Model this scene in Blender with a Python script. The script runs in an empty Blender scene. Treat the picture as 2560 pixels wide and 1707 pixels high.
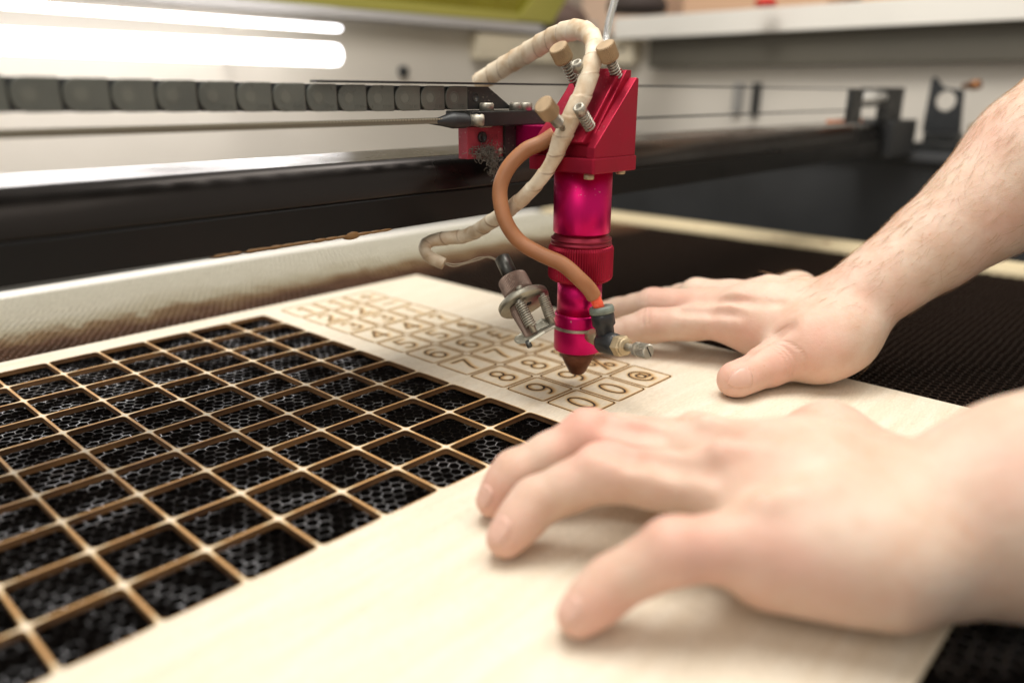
import bpy, bmesh, math, random
import numpy as np
from mathutils import Vector, Matrix
random.seed(7); rng = np.random.default_rng(7)
C = bpy.context.scene.collection
U = 0.0245            # metres per work unit (one cut-out pitch of the board)
PI = math.pi
# ------------------------------------------------------------------ camera
RM = np.array([[0.68106446, -0.73220804, 0.00475136], [-0.22199881, -0.21266737, -0.95157192], [0.69775907, 0.64702702, -0.30738951]])
CAM = np.array([-9.5371419, -7.41574087, 5.40580539]); F = 1933.61
scene = bpy.context.scene
cd = bpy.data.cameras.new('camera'); cam = bpy.data.objects.new('camera', cd); C.objects.link(cam)
m4 = Matrix.Identity(4)
for r in range(3):
    m4[r][0] = RM[0][r]; m4[r][1] = -RM[1][r]; m4[r][2] = -RM[2][r]; m4[r][3] = CAM[r]*U
cam.matrix_world = m4
cd.sensor_width = 36; cd.lens = F/2560*36; cd.clip_start = .005; cd.clip_end = 50
cd.dof.use_dof = True; cd.dof.focus_distance = 13.7*U; cd.dof.aperture_fstop = 4.3
scene.camera = cam
# ------------------------------------------------------------------ light
w = bpy.data.worlds.new('World'); scene.world = w; w.use_nodes = True
bg = w.node_tree.nodes['Background']; bg.inputs[0].default_value = (1, .945, .875, 1); bg.inputs[1].default_value = .50
def area(name, loc, target, size, power, col=(1, 1, 1), sy=None):
    l = bpy.data.lights.new(name, 'AREA'); l.size = size*U; l.energy = power; l.color = col
    if sy: l.shape = 'RECTANGLE'; l.size_y = sy*U
    o = bpy.data.objects.new(name, l); C.objects.link(o); o.location = Vector(loc)*U
    o.rotation_euler = (Vector(target)-Vector(loc)).to_track_quat('-Z', 'Y').to_euler(); return o
area('ceiling_light', (-1, 6, 36), (1, 1, 0), 24, 5.9, (1, .975, .935), 12)
area('ceiling_light', (-26, -8, 26), (0, 0, 1), 16, 1.25, (1, .95, .88))
area('ceiling_light', (12, -6, 34), (4, 0, 0), 18, 3.3, (1, .95, .88))
scene.view_settings.view_transform = 'Standard'; scene.view_settings.look = 'None'
scene.view_settings.exposure = 0.22; scene.view_settings.gamma = 1.0
scene.render.engine = 'CYCLES'
# ------------------------------------------------------------------ helpers
def P(px, py, d):      # point seen at photo position px,py (2352-wide frame) at distance d in front of the lens
    s = 2560/2352; v = np.array([(px*s-1280)/F, (py*s-853.5)/F, 1.])*d
    return Vector(CAM + RM.T @ v)
def nrm(v): v = Vector(v); return v.normalized()
class MB:
    def __init__(s): s.v = []; s.f = []; s.m = []; s.sm = []
    def add(s, vs, fs, mi=0, smooth=False):
        o = len(s.v); s.v += [tuple(v) for v in vs]
        for f in fs: s.f.append([i+o for i in f]); s.m.append(mi); s.sm.append(smooth)
    def box(s, lo, hi, mi=0, bev=0.0, M=None):
        bm = bmesh.new(); bmesh.ops.create_cube(bm, size=1)
        lo, hi = Vector(lo), Vector(hi); c = (lo+hi)/2; d = hi-lo
        for v in bm.verts: v.co = Vector((v.co.x*d.x, v.co.y*d.y, v.co.z*d.z))+c
        if bev: bmesh.ops.bevel(bm, geom=bm.edges[:], offset=bev, segments=2, profile=.6, affect='EDGES')
        s.addbm(bm, mi, M); return s
    def addbm(s, bm, mi=0, M=None, smooth=False):
        bm.verts.ensure_lookup_table(); bm.verts.index_update()
        vs = [(M @ v.co if M else v.co) for v in bm.verts]
        s.add(vs, [[v.index for v in f.verts] for f in bm.faces], mi, smooth); bm.free()
    def lathe(s, base, axis, prof, n=48, mi=0, knurl=0, kd=0.0, smooth=True):
        """prof: list of (h, r); closed where r==0. knurl: number of ridges"""
        a = nrm(axis); b = Vector(base); t = Vector((0, 0, 1)) if abs(a.z) < .9 else Vector((1, 0, 0))
        e1 = a.cross(t).normalized(); e2 = a.cross(e1)
        if knurl: n = knurl*2
        vs = []; fs = []
        for h, r in prof:
            for i in range(n):
                th = 2*PI*i/n; rr = r-(kd if knurl and i % 2 else 0)
                if r < 1e-5: rr = 0
                vs.append(b+a*h+(e1*math.cos(th)+e2*math.sin(th))*rr)
        for j in range(len(prof)-1):
            for i in range(n):
                k = (i+1) % n; fs.append([j*n+i, j*n+k, (j+1)*n+k, (j+1)*n+i])
        fs.append(list(range(n))[::-1]); fs.append([(len(prof)-1)*n+i for i in range(n)])
        s.add(vs, fs, mi, smooth and not knurl); return s
    def tube(s, pts, r, n=16, mi=0, smooth=True, caps=True):
        pts = [Vector(p) for p in pts]; N = len(pts); rs = r if hasattr(r, '__len__') else [r]*N
        tg = [(pts[min(i+1, N-1)]-pts[max(i-1, 0)]).normalized() for i in range(N)]
        u = tg[0].orthogonal().normalized(); vs = []; fs = []
        for i in range(N):
            u = (u-tg[i]*u.dot(tg[i])).normalized(); v2 = tg[i].cross(u)
            for k in range(n):
                th = 2*PI*k/n; vs.append(pts[i]+(u*math.cos(th)+v2*math.sin(th))*rs[i])
        for i in range(N-1):
            for k in range(n):
                q = (k+1) % n; fs.append([i*n+k, i*n+q, (i+1)*n+q, (i+1)*n+k])
        if caps: fs.append(list(range(n))[::-1]); fs.append([(N-1)*n+k for k in range(n)])
        s.add(vs, fs, mi, smooth); return s
    def prism(s, poly, vec, mi=0, bev=0.0):
        """poly: 3D outline, extruded by vec"""
        bm = bmesh.new(); vec = Vector(vec)
        a = [bm.verts.new(Vector(p)) for p in poly]; b = [bm.verts.new(Vector(p)+vec) for p in poly]
        n = len(poly); bm.faces.new(a[::-1]); bm.faces.new(b)
        for i in range(n): bm.faces.new([a[i], a[(i+1) % n], b[(i+1) % n], b[i]])
        bmesh.ops.recalc_face_normals(bm, faces=bm.faces[:])
        if bev: bmesh.ops.bevel(bm, geom=bm.edges[:], offset=bev, segments=2, profile=.6, affect='EDGES')
        s.addbm(bm, mi); return s
    def build(s, name, mats, parent=None, origin=None, ws=True):
        """verts are world units; a child's are made local to its top-level parent's base"""
        if not isinstance(mats, (list, tuple)): mats = [mats]
        base = Vector((0, 0, 0))
        if parent is not None and ws: base = Vector(parent.matrix_world_base)if hasattr(parent, 'matrix_world_base') else BASE[parent.name]
        elif origin is not None: base = Vector(origin)
        me = bpy.data.meshes.new(name)
        me.from_pydata([((x-base.x)*U, (y-base.y)*U, (z-base.z)*U) for x, y, z in s.v], [], s.f)
        me.polygons.foreach_set('material_index', s.m); me.polygons.foreach_set('use_smooth', s.sm); me.update()
        for m in mats: me.materials.append(m)
        o = bpy.data.objects.new(name, me); C.objects.link(o)
        if parent is None: o.location = base*U
        else: o.parent = parent
        BASE[o.name] = base
        return o
BASE = {}
def tag(o, label, cat, group=None, kind=None):
    if label: o['label'] = label
    if cat: o['category'] = cat
    if group: o['group'] = group
    if kind: o['kind'] = kind
    return o
def thing(name, label, cat, base=(0, 0, 0), group=None):
    o = bpy.data.objects.new(name, None); C.objects.link(o); o.location = Vector(base)*U
    o.empty_display_size = .01; BASE[o.name] = Vector(base); return tag(o, label, cat, group)
def spline(pts, n=12, vals=None):
    pts = [np.array(p, float) for p in pts]; out = []; vo = []
    q = [2*pts[0]-pts[1]]+pts+[2*pts[-1]-pts[-2]]
    for i in range(1, len(q)-2):
        for k in range(n):
            t = k/n; a, b, c, d = q[i-1], q[i], q[i+1], q[i+2]
            out.append(.5*((2*b)+(-a+c)*t+(2*a-5*b+4*c-d)*t*t+(-a+3*b-3*c+d)*t**3))
            if vals: vo.append(vals[i-1]*(1-t)+vals[i]*t)
    out.append(pts[-1]); 
    if vals: vo.append(vals[-1]); return out, vo
    return out
# ------------------------------------------------------------------ materials
def newmat(name):
    m = bpy.data.materials.new(name); m.use_nodes = True; nt = m.node_tree
    return m, nt, nt.nodes['Principled BSDF']
def N(nt, typ, **kw):
    n = nt.nodes.new(typ)
    for k, v in kw.items():
        if k.startswith('i_'):
            key = k[2:]; key = int(key) if key.isdigit() else key.replace('_', ' ')
            n.inputs[key].default_value = v
        else: setattr(n, k, v)
    return n
def mat(name, col, rough=.5, metal=0., noise=0.0, nscale=60, bump=0.0, bscale=400, spec=.5, dust=None, coat=0, trans=0, alpha=1, sss=0):
    m, nt, b = newmat(name); L = nt.links
    b.inputs['Base Color'].default_value = (*col, 1); b.inputs['Roughness'].default_value = rough
    b.inputs['Metallic'].default_value = metal; b.inputs['Specular IOR Level'].default_value = spec
    b.inputs['Coat Weight'].default_value = coat; b.inputs['Transmission Weight'].default_value = trans
    if sss: b.inputs['Subsurface Weight'].default_value = sss; b.inputs['Subsurface Radius'].default_value = (.003, .0015, .0008); b.inputs['Subsurface Scale'].default_value = 1
    tc = N(nt, 'ShaderNodeTexCoord')
    if noise:
        n = N(nt, 'ShaderNodeTexNoise', i_Scale=nscale, i_Detail=6.); L.new(tc.outputs['Object'], n.inputs['Vector'])
        mr = N(nt, 'ShaderNodeMapRange', i_1=.3, i_2=.7, i_3=1-noise, i_4=1+noise*.5); L.new(n.outputs[0], mr.inputs[0])
        mx = N(nt, 'ShaderNodeVectorMath', operation='SCALE'); mx.inputs[0].default_value = col
        L.new(mr.outputs[0], mx.inputs['Scale']); L.new(mx.outputs[0], b.inputs['Base Color'])
        r2 = N(nt, 'ShaderNodeMapRange', i_1=.3, i_2=.7, i_3=max(rough-.1, .02), i_4=min(rough+.12, 1)); L.new(n.outputs[0], r2.inputs[0]); L.new(r2.outputs[0], b.inputs['Roughness'])
        last = mx.outputs[0]
    else: last = None
    if dust:   # settled dust specks: (colour, threshold)
        n = N(nt, 'ShaderNodeTexNoise', i_Scale=900., i_Detail=3.); L.new(tc.outputs['Object'], n.inputs['Vector'])
        n3 = N(nt, 'ShaderNodeTexNoise', i_Scale=70., i_Detail=4.); L.new(tc.outputs['Object'], n3.inputs['Vector'])
        ge = N(nt, 'ShaderNodeNewGeometry'); sp = N(nt, 'ShaderNodeSeparateXYZ'); L.new(ge.outputs['Normal'], sp.inputs[0])
        a1 = N(nt, 'ShaderNodeMath', operation='MULTIPLY_ADD'); L.new(sp.outputs[2], a1.inputs[0]); a1.inputs[1].default_value = .12; L.new(n.outputs[0], a1.inputs[2])
        a2 = N(nt, 'ShaderNodeMath', operation='MULTIPLY_ADD'); L.new(n3.outputs[0], a2.inputs[0]); a2.inputs[1].default_value = .35; L.new(a1.outputs[0], a2.inputs[2])
        mr = N(nt, 'ShaderNodeMapRange', i_1=dust[1], i_2=dust[1]+.12, i_3=0., i_4=dust[2]); L.new(a2.outputs[0], mr.inputs[0])
        mx = N(nt, 'ShaderNodeMix', data_type='RGBA'); L.new(mr.outputs[0], mx.inputs[0])
        if last: L.new(last, mx.inputs[6])
        else: mx.inputs[6].default_value = (*col, 1)
        mx.inputs[7].default_value = (*dust[0], 1); L.new(mx.outputs[2], b.inputs['Base Color'])
        mm = N(nt, 'ShaderNodeMath', operation='MULTIPLY_ADD'); L.new(mr.outputs[0], mm.inputs[0]); mm.inputs[1].default_value = -metal; mm.inputs[2].default_value = metal; L.new(mm.outputs[0], b.inputs['Metallic'])
    if bump:
        n = N(nt, 'ShaderNodeTexNoise', i_Scale=float(bscale), i_Detail=5.); L.new(tc.outputs['Object'], n.inputs['Vector'])
        bp = N(nt, 'ShaderNodeBump', i_Strength=bump, i_Distance=.0004); L.new(n.outputs[0], bp.inputs['Height']); L.new(bp.outputs[0], b.inputs['Normal'])
    if alpha < 1: b.inputs['Alpha'].default_value = alpha
    return m
def emis(name, col, s):
    m, nt, b = newmat(name); b.inputs['Base Color'].default_value = (.8, .8, .8, 1)
    b.inputs['Emission Color'].default_value = (*col, 1); b.inputs['Emission Strength'].default_value = s; return m
RED = mat('anodised_magenta', (.58, .005, .125), .38, .85, .03, 40, dust=((.6, .45, .4), .93, .75))
RED2 = mat('anodised_red', (.35, .010, .036), .42, .72, .2, 90, .08, 900, dust=((.45, .22, .2), .90, .55))
CONE = mat('sooty_red_metal', (.15, .055, .03), .42, .75, .5, 140, .1)
PINK = mat('dusty_pink_block', (.40, .05, .075), .55, .25, .3, 120, .15, dust=((.55, .4, .36), .8, .7))
STEEL = mat('dull_steel', (.42, .395, .33), .46, .8, .25, 300, .15, 900, dust=((.46, .41, .31), .76, .8))
ZINC = mat('zinc_plate', (.44, .42, .34), .42, .85, .35, 160, .2, 700, dust=((.5, .46, .36), .84, .8))
BRASS = mat('brass', (.50, .40, .25), .48, .65, .25, 200, .15)
TAN = mat('tan_anodised_knob', (.42, .30, .175), .55, .3, .2, 200, .1)
BRN = mat('brown_knurled_metal', (.27, .19, .15), .5, .6, .25, 200, .1, dust=((.4, .33, .26), .85, .7))
GREY = mat('dark_barrel_metal', (.10, .10, .09), .35, .8, .25, 200, dust=((.4, .36, .3), .92, .7))
BLK = mat('black_plastic', (.022, .024, .026), .42, 0, .35, 120, .2, 600, dust=((.30, .26, .2), .95, .7))
BLKM = mat('black_machined_plate', (.03, .031, .03), .45, .3, .3, 80, .1, dust=((.28, .25, .2), .84, .7))
CHAIN = mat('dusty_chain_plastic', (.105, .11, .095), .28, 0, .22, 60, .12, 900, dust=((.34, .31, .25), .93, .6))
HOSE = mat('amber_silicone_hose', (.38, .165, .07), .45, 0, .15, 80, .06, 300, sss=.35)
HOSEIN = mat('red_tube_end', (.95, .13, .06), .35, 0, sss=.5)
RINGM = mat('grey_green_collet', (.22, .26, .22), .55, .1, .3, 200, .1)
BEAM = mat('black_beam_paint', (.006, .0055, .005), .45, 0, .3, 20, .05, 200, spec=.28)
RAIL = mat('polished_guide_rail', (.20, .175, .155), .2, 1, .05, 15)
RAILD = mat('brown_black_rail', (.034, .029, .026), .30, .8, .1, 12)
PINM = mat('matte_chain_pin', (.135, .14, .12), .6, 0, .2, 60)
WALL = mat('grey_cabinet_wall', (.70, .65, .57), .5, 0, .05, 8)
WHITE = mat('white_powder_coat', (.86, .83, .76), .5, 0, .04, 10)
CREAM = mat('cream_bracket', (.74, .66, .5), .5, 0, .06, 20)
DARKG = mat('dark_grey_housing', (.026, .027, .028), .55, 0, .4, 10, .1, 60)
FLOORM = mat('scuffed_dark_tray', (.085, .086, .08), .5, .1, .7, 9, .1, 80)
SOOT = mat('sooty_black', (.006, .005, .004), .8)
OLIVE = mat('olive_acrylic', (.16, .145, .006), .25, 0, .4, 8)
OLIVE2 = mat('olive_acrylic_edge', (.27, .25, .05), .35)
WOODS = mat('pale_pine_strip', (.72, .60, .38), .55, 0, .15, 12)
CARD = mat('tan_cardboard', (.86, .56, .36), .8)
DKC = mat('dark_cloth', (.05, .035, .03), .8)
REDP = mat('bright_red_plastic', (.7, .03, .02), .4)
CLEAR = mat('clear_tube_plastic', (.85, .86, .85), .12, 0, trans=.75)
LAMP = emis('lamp_glow', (1, .98, 1), 4.2)
NAIL = mat('fingernail', (.72, .42, .325), .36, 0, sss=.2)
HAIR = mat('arm_hair_brown', (.42, .25, .13), .5)
FUZZ = mat('grey_fluff', (.16, .145, .12), .9)
ENG = mat('laser_burn', (.022, .013, .008), .75, 0, .4, 900)

# plywood: birch grain along X, burn attribute -> charred brown
def wood_mat(name, attr=True):
    m, nt, b = newmat(name); L = nt.links
    ge = N(nt, 'ShaderNodeNewGeometry'); mp = N(nt, 'ShaderNodeMapping'); mp.inputs['Scale'].default_value = (1, 9, 9)
    L.new(ge.outputs['Position'], mp.inputs[0])
    n1 = N(nt, 'ShaderNodeTexNoise', i_Scale=22., i_Detail=8., i_Roughness=.6, i_Distortion=.6); L.new(mp.outputs[0], n1.inputs['Vector'])
    cr = N(nt, 'ShaderNodeValToRGB'); e = cr.color_ramp.elements
    e[0].position = .28; e[0].color = (.69, .585, .435, 1); e[1].position = .75; e[1].color = (.79, .715, .585, 1); L.new(n1.outputs[0], cr.inputs[0])
    mp2 = N(nt, 'ShaderNodeMapping'); mp2.inputs['Scale'].default_value = (60, 420, 420); L.new(ge.outputs['Position'], mp2.inputs[0])
    n2 = N(nt, 'ShaderNodeTexNoise', i_Scale=6., i_Detail=4.); L.new(mp2.outputs[0], n2.inputs['Vector'])
    mr = N(nt, 'ShaderNodeMapRange', i_1=.35, i_2=.65, i_3=.85, i_4=1.04); L.new(n2.outputs[0], mr.inputs[0])
    vm = N(nt, 'ShaderNodeVectorMath', operation='SCALE'); L.new(cr.outputs[0], vm.inputs[0]); L.new(mr.outputs[0], vm.inputs['Scale'])
    at = N(nt, 'ShaderNodeAttribute', attribute_name='burn')
    c2 = N(nt, 'ShaderNodeValToRGB'); e = c2.color_ramp.elements
    e[0].position = 0; e[0].color = (1, 1, 1, 1); e[1].position = 1; e[1].color = (.16, .075, .03, 1)
    x = e.new(.25); x.color = (.95, .83, .60, 1); x = e.new(.55); x.color = (.66, .40, .17, 1)
    L.new(at.outputs['Fac'], c2.inputs[0])
    mx = N(nt, 'ShaderNodeMix', data_type='RGBA', blend_type='MULTIPLY'); mx.inputs[0].default_value = 1
    L.new(vm.outputs[0], mx.inputs[6]); L.new(c2.outputs[0], mx.inputs[7]); L.new(mx.outputs[2], b.inputs['Base Color'])
    b.inputs['Roughness'].default_value = .55
    bp = N(nt, 'ShaderNodeBump', i_Strength=.25, i_Distance=.0002); L.new(n2.outputs[0], bp.inputs['Height']); L.new(bp.outputs[0], b.inputs['Normal'])
    return m
WOOD = wood_mat('birch_plywood')
# laser-cut edge: toasted brown, paler and darker patches
def cutedge():
    m, nt, b = newmat('charred_cut_edge'); L = nt.links
    ge = N(nt, 'ShaderNodeNewGeometry'); n = N(nt, 'ShaderNodeTexNoise', i_Scale=28., i_Detail=4.); L.new(ge.outputs['Position'], n.inputs['Vector'])
    sp = N(nt, 'ShaderNodeSeparateXYZ'); L.new(ge.outputs['Position'], sp.inputs[0])
    zz = N(nt, 'ShaderNodeMath', operation='MULTIPLY'); zz.inputs[1].default_value = 2600; L.new(sp.outputs[2], zz.inputs[0])
    sn = N(nt, 'ShaderNodeMath', operation='SINE'); L.new(zz.outputs[0], sn.inputs[0])
    ad = N(nt, 'ShaderNodeMath', operation='MULTIPLY_ADD'); L.new(sn.outputs[0], ad.inputs[0]); ad.inputs[1].default_value = .06; L.new(n.outputs[0], ad.inputs[2])
    cr = N(nt, 'ShaderNodeValToRGB'); e = cr.color_ramp.elements
    e[0].position = .35; e[0].color = (.055, .022, .008, 1); e[1].position = .70; e[1].color = (.24, .12, .042, 1); L.new(ad.outputs[0], cr.inputs[0])
    L.new(cr.outputs[0], b.inputs['Base Color']); b.inputs['Roughness'].default_value = .6; return m
CUT = cutedge()
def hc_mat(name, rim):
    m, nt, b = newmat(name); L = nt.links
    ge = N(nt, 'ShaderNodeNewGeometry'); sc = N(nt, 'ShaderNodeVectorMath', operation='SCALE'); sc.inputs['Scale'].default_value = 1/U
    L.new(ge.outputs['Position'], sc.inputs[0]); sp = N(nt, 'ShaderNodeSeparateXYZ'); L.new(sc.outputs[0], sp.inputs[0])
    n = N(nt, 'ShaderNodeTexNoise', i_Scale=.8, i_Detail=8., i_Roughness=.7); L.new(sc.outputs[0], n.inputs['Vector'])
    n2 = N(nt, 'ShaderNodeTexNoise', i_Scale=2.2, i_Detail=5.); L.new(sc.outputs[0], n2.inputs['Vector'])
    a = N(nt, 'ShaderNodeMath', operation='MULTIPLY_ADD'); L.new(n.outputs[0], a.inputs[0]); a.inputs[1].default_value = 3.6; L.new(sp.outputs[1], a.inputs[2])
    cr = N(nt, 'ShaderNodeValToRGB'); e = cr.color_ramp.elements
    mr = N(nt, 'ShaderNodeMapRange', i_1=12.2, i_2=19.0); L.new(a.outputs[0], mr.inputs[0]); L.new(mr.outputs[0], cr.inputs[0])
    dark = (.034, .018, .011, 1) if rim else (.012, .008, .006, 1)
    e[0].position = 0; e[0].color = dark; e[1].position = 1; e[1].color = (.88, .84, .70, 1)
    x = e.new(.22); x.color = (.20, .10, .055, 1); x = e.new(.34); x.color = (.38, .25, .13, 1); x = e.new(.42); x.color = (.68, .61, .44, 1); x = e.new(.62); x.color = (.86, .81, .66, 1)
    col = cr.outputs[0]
    if not rim: m_ = N(nt, 'ShaderNodeVectorMath', operation='SCALE'); m_.inputs['Scale'].default_value = .55; L.new(col, m_.inputs[0]); col = m_.outputs[0]  # wall faces use the same ramp at a darker scale than the rims
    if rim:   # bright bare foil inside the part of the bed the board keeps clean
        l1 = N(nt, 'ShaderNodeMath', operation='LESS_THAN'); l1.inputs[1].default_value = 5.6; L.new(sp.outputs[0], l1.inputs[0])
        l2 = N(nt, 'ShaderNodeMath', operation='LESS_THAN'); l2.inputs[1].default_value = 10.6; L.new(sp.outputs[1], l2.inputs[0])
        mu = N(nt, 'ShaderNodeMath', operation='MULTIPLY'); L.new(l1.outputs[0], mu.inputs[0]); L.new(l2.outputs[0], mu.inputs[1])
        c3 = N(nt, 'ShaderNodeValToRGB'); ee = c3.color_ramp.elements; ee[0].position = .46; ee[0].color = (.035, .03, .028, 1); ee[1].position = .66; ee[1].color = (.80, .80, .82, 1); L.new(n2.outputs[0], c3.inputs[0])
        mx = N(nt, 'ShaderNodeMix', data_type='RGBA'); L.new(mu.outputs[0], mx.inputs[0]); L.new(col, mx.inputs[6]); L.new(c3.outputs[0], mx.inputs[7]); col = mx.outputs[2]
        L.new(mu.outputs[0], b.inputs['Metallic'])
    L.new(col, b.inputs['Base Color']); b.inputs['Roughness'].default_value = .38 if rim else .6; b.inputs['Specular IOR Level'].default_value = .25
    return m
HRIM = hc_mat('honeycomb_foil_edge', True); HWALL = hc_mat('dark_honeycomb_wall', False)
def skin():
    m, nt, b = newmat('skin'); L = nt.links
    tc = N(nt, 'ShaderNodeNewGeometry')
    n = N(nt, 'ShaderNodeTexNoise', i_Scale=75., i_Detail=6., i_Roughness=.6); L.new(tc.outputs['Position'], n.inputs['Vector'])
    cr = N(nt, 'ShaderNodeValToRGB'); e = cr.color_ramp.elements
    e[0].position = .32; e[0].color = (.585, .40, .29, 1); e[1].position = .68; e[1].color = (.66, .515, .405, 1); L.new(n.outputs[0], cr.inputs[0])
    at = N(nt, 'ShaderNodeAttribute', attribute_name='flush')
    nb = N(nt, 'ShaderNodeTexNoise', i_Scale=28., i_Detail=3.); L.new(tc.outputs['Position'], nb.inputs['Vector'])
    mb_ = N(nt, 'ShaderNodeMapRange', i_1=.45, i_2=.75, i_3=0., i_4=.5); L.new(nb.outputs[0], mb_.inputs[0])
    ab = N(nt, 'ShaderNodeMath', operation='ADD', use_clamp=True); L.new(at.outputs['Fac'], ab.inputs[0]); L.new(mb_.outputs[0], ab.inputs[1])
    mx = N(nt, 'ShaderNodeMix', data_type='RGBA'); L.new(ab.outputs[0], mx.inputs[0]); L.new(cr.outputs[0], mx.inputs[6]); mx.inputs[7].default_value = (.70, .36, .28, 1)
    n4 = N(nt, 'ShaderNodeTexNoise', i_Scale=420., i_Detail=3.); L.new(tc.outputs['Position'], n4.inputs['Vector'])
    mr = N(nt, 'ShaderNodeMapRange', i_1=.66, i_2=.78, i_3=0., i_4=.35); L.new(n4.outputs[0], mr.inputs[0])
    m2 = N(nt, 'ShaderNodeMix', data_type='RGBA'); L.new(mr.outputs[0], m2.inputs[0]); L.new(mx.outputs[2], m2.inputs[6]); m2.inputs[7].default_value = (.52, .22, .13, 1)
    L.new(m2.outputs[2], b.inputs['Base Color']); b.inputs['Roughness'].default_value = .52
    b.inputs['Subsurface Weight'].default_value = .25; b.inputs['Subsurface Radius'].default_value = (.0035, .0012, .0006); b.inputs['Subsurface Scale'].default_value = 1
    b.inputs['Specular IOR Level'].default_value = .35
    v = N(nt, 'ShaderNodeTexVoronoi', i_Scale=1500.); L.new(tc.outputs['Position'], v.inputs['Vector'])
    n3 = N(nt, 'ShaderNodeTexNoise', i_Scale=260., i_Detail=5.); L.new(tc.outputs['Position'], n3.inputs['Vector'])
    ca = N(nt, 'ShaderNodeAttribute', attribute_name='crease')
    a1 = N(nt, 'ShaderNodeMath', operation='MULTIPLY_ADD'); L.new(v.outputs['Distance'], a1.inputs[0]); a1.inputs[1].default_value = .25; L.new(n3.outputs[0], a1.inputs[2])
    a2 = N(nt, 'ShaderNodeMath', operation='MULTIPLY_ADD'); L.new(ca.outputs['Fac'], a2.inputs[0]); a2.inputs[1].default_value = -1.6; L.new(a1.outputs[0], a2.inputs[2])
    bp = N(nt, 'ShaderNodeBump', i_Strength=.55, i_Distance=.0004); L.new(a2.outputs[0], bp.inputs['Height']); L.new(bp.outputs[0], b.inputs['Normal'])
    return m
SKIN = skin()
def wrap_mat():
    m, nt, b = newmat('cream_spiral_wrap'); L = nt.links
    tc = N(nt, 'ShaderNodeTexCoord'); n = N(nt, 'ShaderNodeTexNoise', i_Scale=110., i_Detail=6.); L.new(tc.outputs['Object'], n.inputs['Vector'])
    cr = N(nt, 'ShaderNodeValToRGB'); e = cr.color_ramp.elements
    e[0].position = .3; e[0].color = (.46, .31, .17, 1); e[1].position = .60; e[1].color = (.72, .63, .48, 1); L.new(n.outputs[0], cr.inputs[0])
    at = N(nt, 'ShaderNodeAttribute', attribute_name='seam')
    mx = N(nt, 'ShaderNodeMix', data_type='RGBA'); L.new(at.outputs['Fac'], mx.inputs[0]); L.new(cr.outputs[0], mx.inputs[6]); mx.inputs[7].default_value = (.22, .13, .07, 1)
    L.new(mx.outputs[2], b.inputs['Base Color']); b.inputs['Roughness'].default_value = .5
    n2 = N(nt, 'ShaderNodeTexNoise', i_Scale=700., i_Detail=4.); L.new(tc.outputs['Object'], n2.inputs['Vector'])
    bp = N(nt, 'ShaderNodeBump', i_Strength=.15, i_Distance=.0004); L.new(n2.outputs[0], bp.inputs['Height']); L.new(bp.outputs[0], b.inputs['Normal'])
    return m
WRAP = wrap_mat()
def setattr_(o, name, vals):
    a = o.data.attributes.new(name, 'FLOAT', 'POINT'); a.data.foreach_set('value', np.asarray(vals, dtype=np.float32))

# ================================================================== SETTING: cabinet, bed
T = MB(); T.box((-40, -40, -1.7), (60, 60, -1.5)); tag(T.build('floor_tray', FLOORM), None, None, kind='structure')
cab = thing('machine_cabinet', 'pale grey laser cutter cabinet with white top rails behind the beam', 'machine', (20, 20, -1.5))
MB().box((-30, 25.6, -1.5), (32.4, 26, 8.6)).build('back_panel', WALL, cab)
MB().box((32, -16, -1.5), (32.4, 25.6, 8.35)).build('side_panel', WALL, cab)
MB().box((30.4, -16, 8.35), (33.6, 21.6, 9.5), bev=.06).build('top_rail', WHITE, cab)
MB().box((-30, 24.7, 8.62), (32.9, 26.4, 9.6), bev=.06).build('top_rail', mat('lilac_grey_rail', (.48, .46, .45), .45, 0, .06, 6), cab)
MB().box((31.0, 20.6, 7.0), (32.0, 25.0, 8.34), bev=.08).box((22.5, 24.9, 7.1), (31.0, 25.58, 8.5), bev=.05).build('corner_bracket', CREAM, cab)
MB().lathe((17.6, 25.62, 6.35), (0, -1, 0), [(0, .28), (.25, .28)], 20).build('bolt_hole', BLK, cab)
MB().lathe((31.0, 21.4, 7.8), (-1, 0, 0), [(0, .12), (.06, .12)], 16).lathe((31.0, 22.0, 7.8), (-1, 0, 0), [(0, .12), (.06, .12)], 16).build('bolt_hole', BLKM, cab)
MB().box((31.6, 12.7, 4.2), (31.98, 13.1, 5.9), bev=.05).build('latch_slot', BLKM, cab)
MB().box((31.55, 13.7, 4.3), (31.98, 14.2, 5.9), bev=.1).build('latch_slot', mat('grey_slot', (.3, .29, .27), .5), cab)
MB().box((31.1, -16, 6.75), (31.98, 19.5, 8.33), bev=.05).build('painted_shade_band', mat('painted_rail_shade', (.105, .095, .072), .6, 0, .2, 5), cab)  # dark strip that paints in the shade beneath the overhanging rail
# room beyond
T = MB(); T.box((60, -60, -20), (61, 90, 60)); tag(T.build('wall', mat('warm_room_wall', (.62, .50, .40), .8)), None, None, kind='structure')
T = MB(); T.box((-60, 80, -20), (60, 81, 60)); tag(T.build('wall', mat('grey_room_wall', (.42, .40, .38), .8)), None, None, kind='structure')
t = thing('cardboard_box', 'tan cardboard box behind the white rail, cut off by the top edge', 'box', (40, 22, 9.5))
MB().box((38, 12.2, 9.3), (46, 21.6, 14)).build('carton_body', CARD, t); MB().box((37.6, 12.0, 12.4), (46.2, 21.9, 14.2)).build('lid_flap', CARD, t)
t = thing('cardboard_box', 'orange tan box top right, behind the white rail', 'box', (40, 0, 9.5))
MB().box((40, -14, 9.0), (50, 11.0, 15)).build('carton_body', mat('orange_card', (.88, .55, .30), .8), t); MB().box((39.6, -14.2, 13.4), (50.2, 11.2, 15.2)).build('lid_flap', CARD, t)
t = thing('cardboard_box', 'pale tan box directly behind the clear tube', 'box', (40, 26, 9.5))
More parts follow.
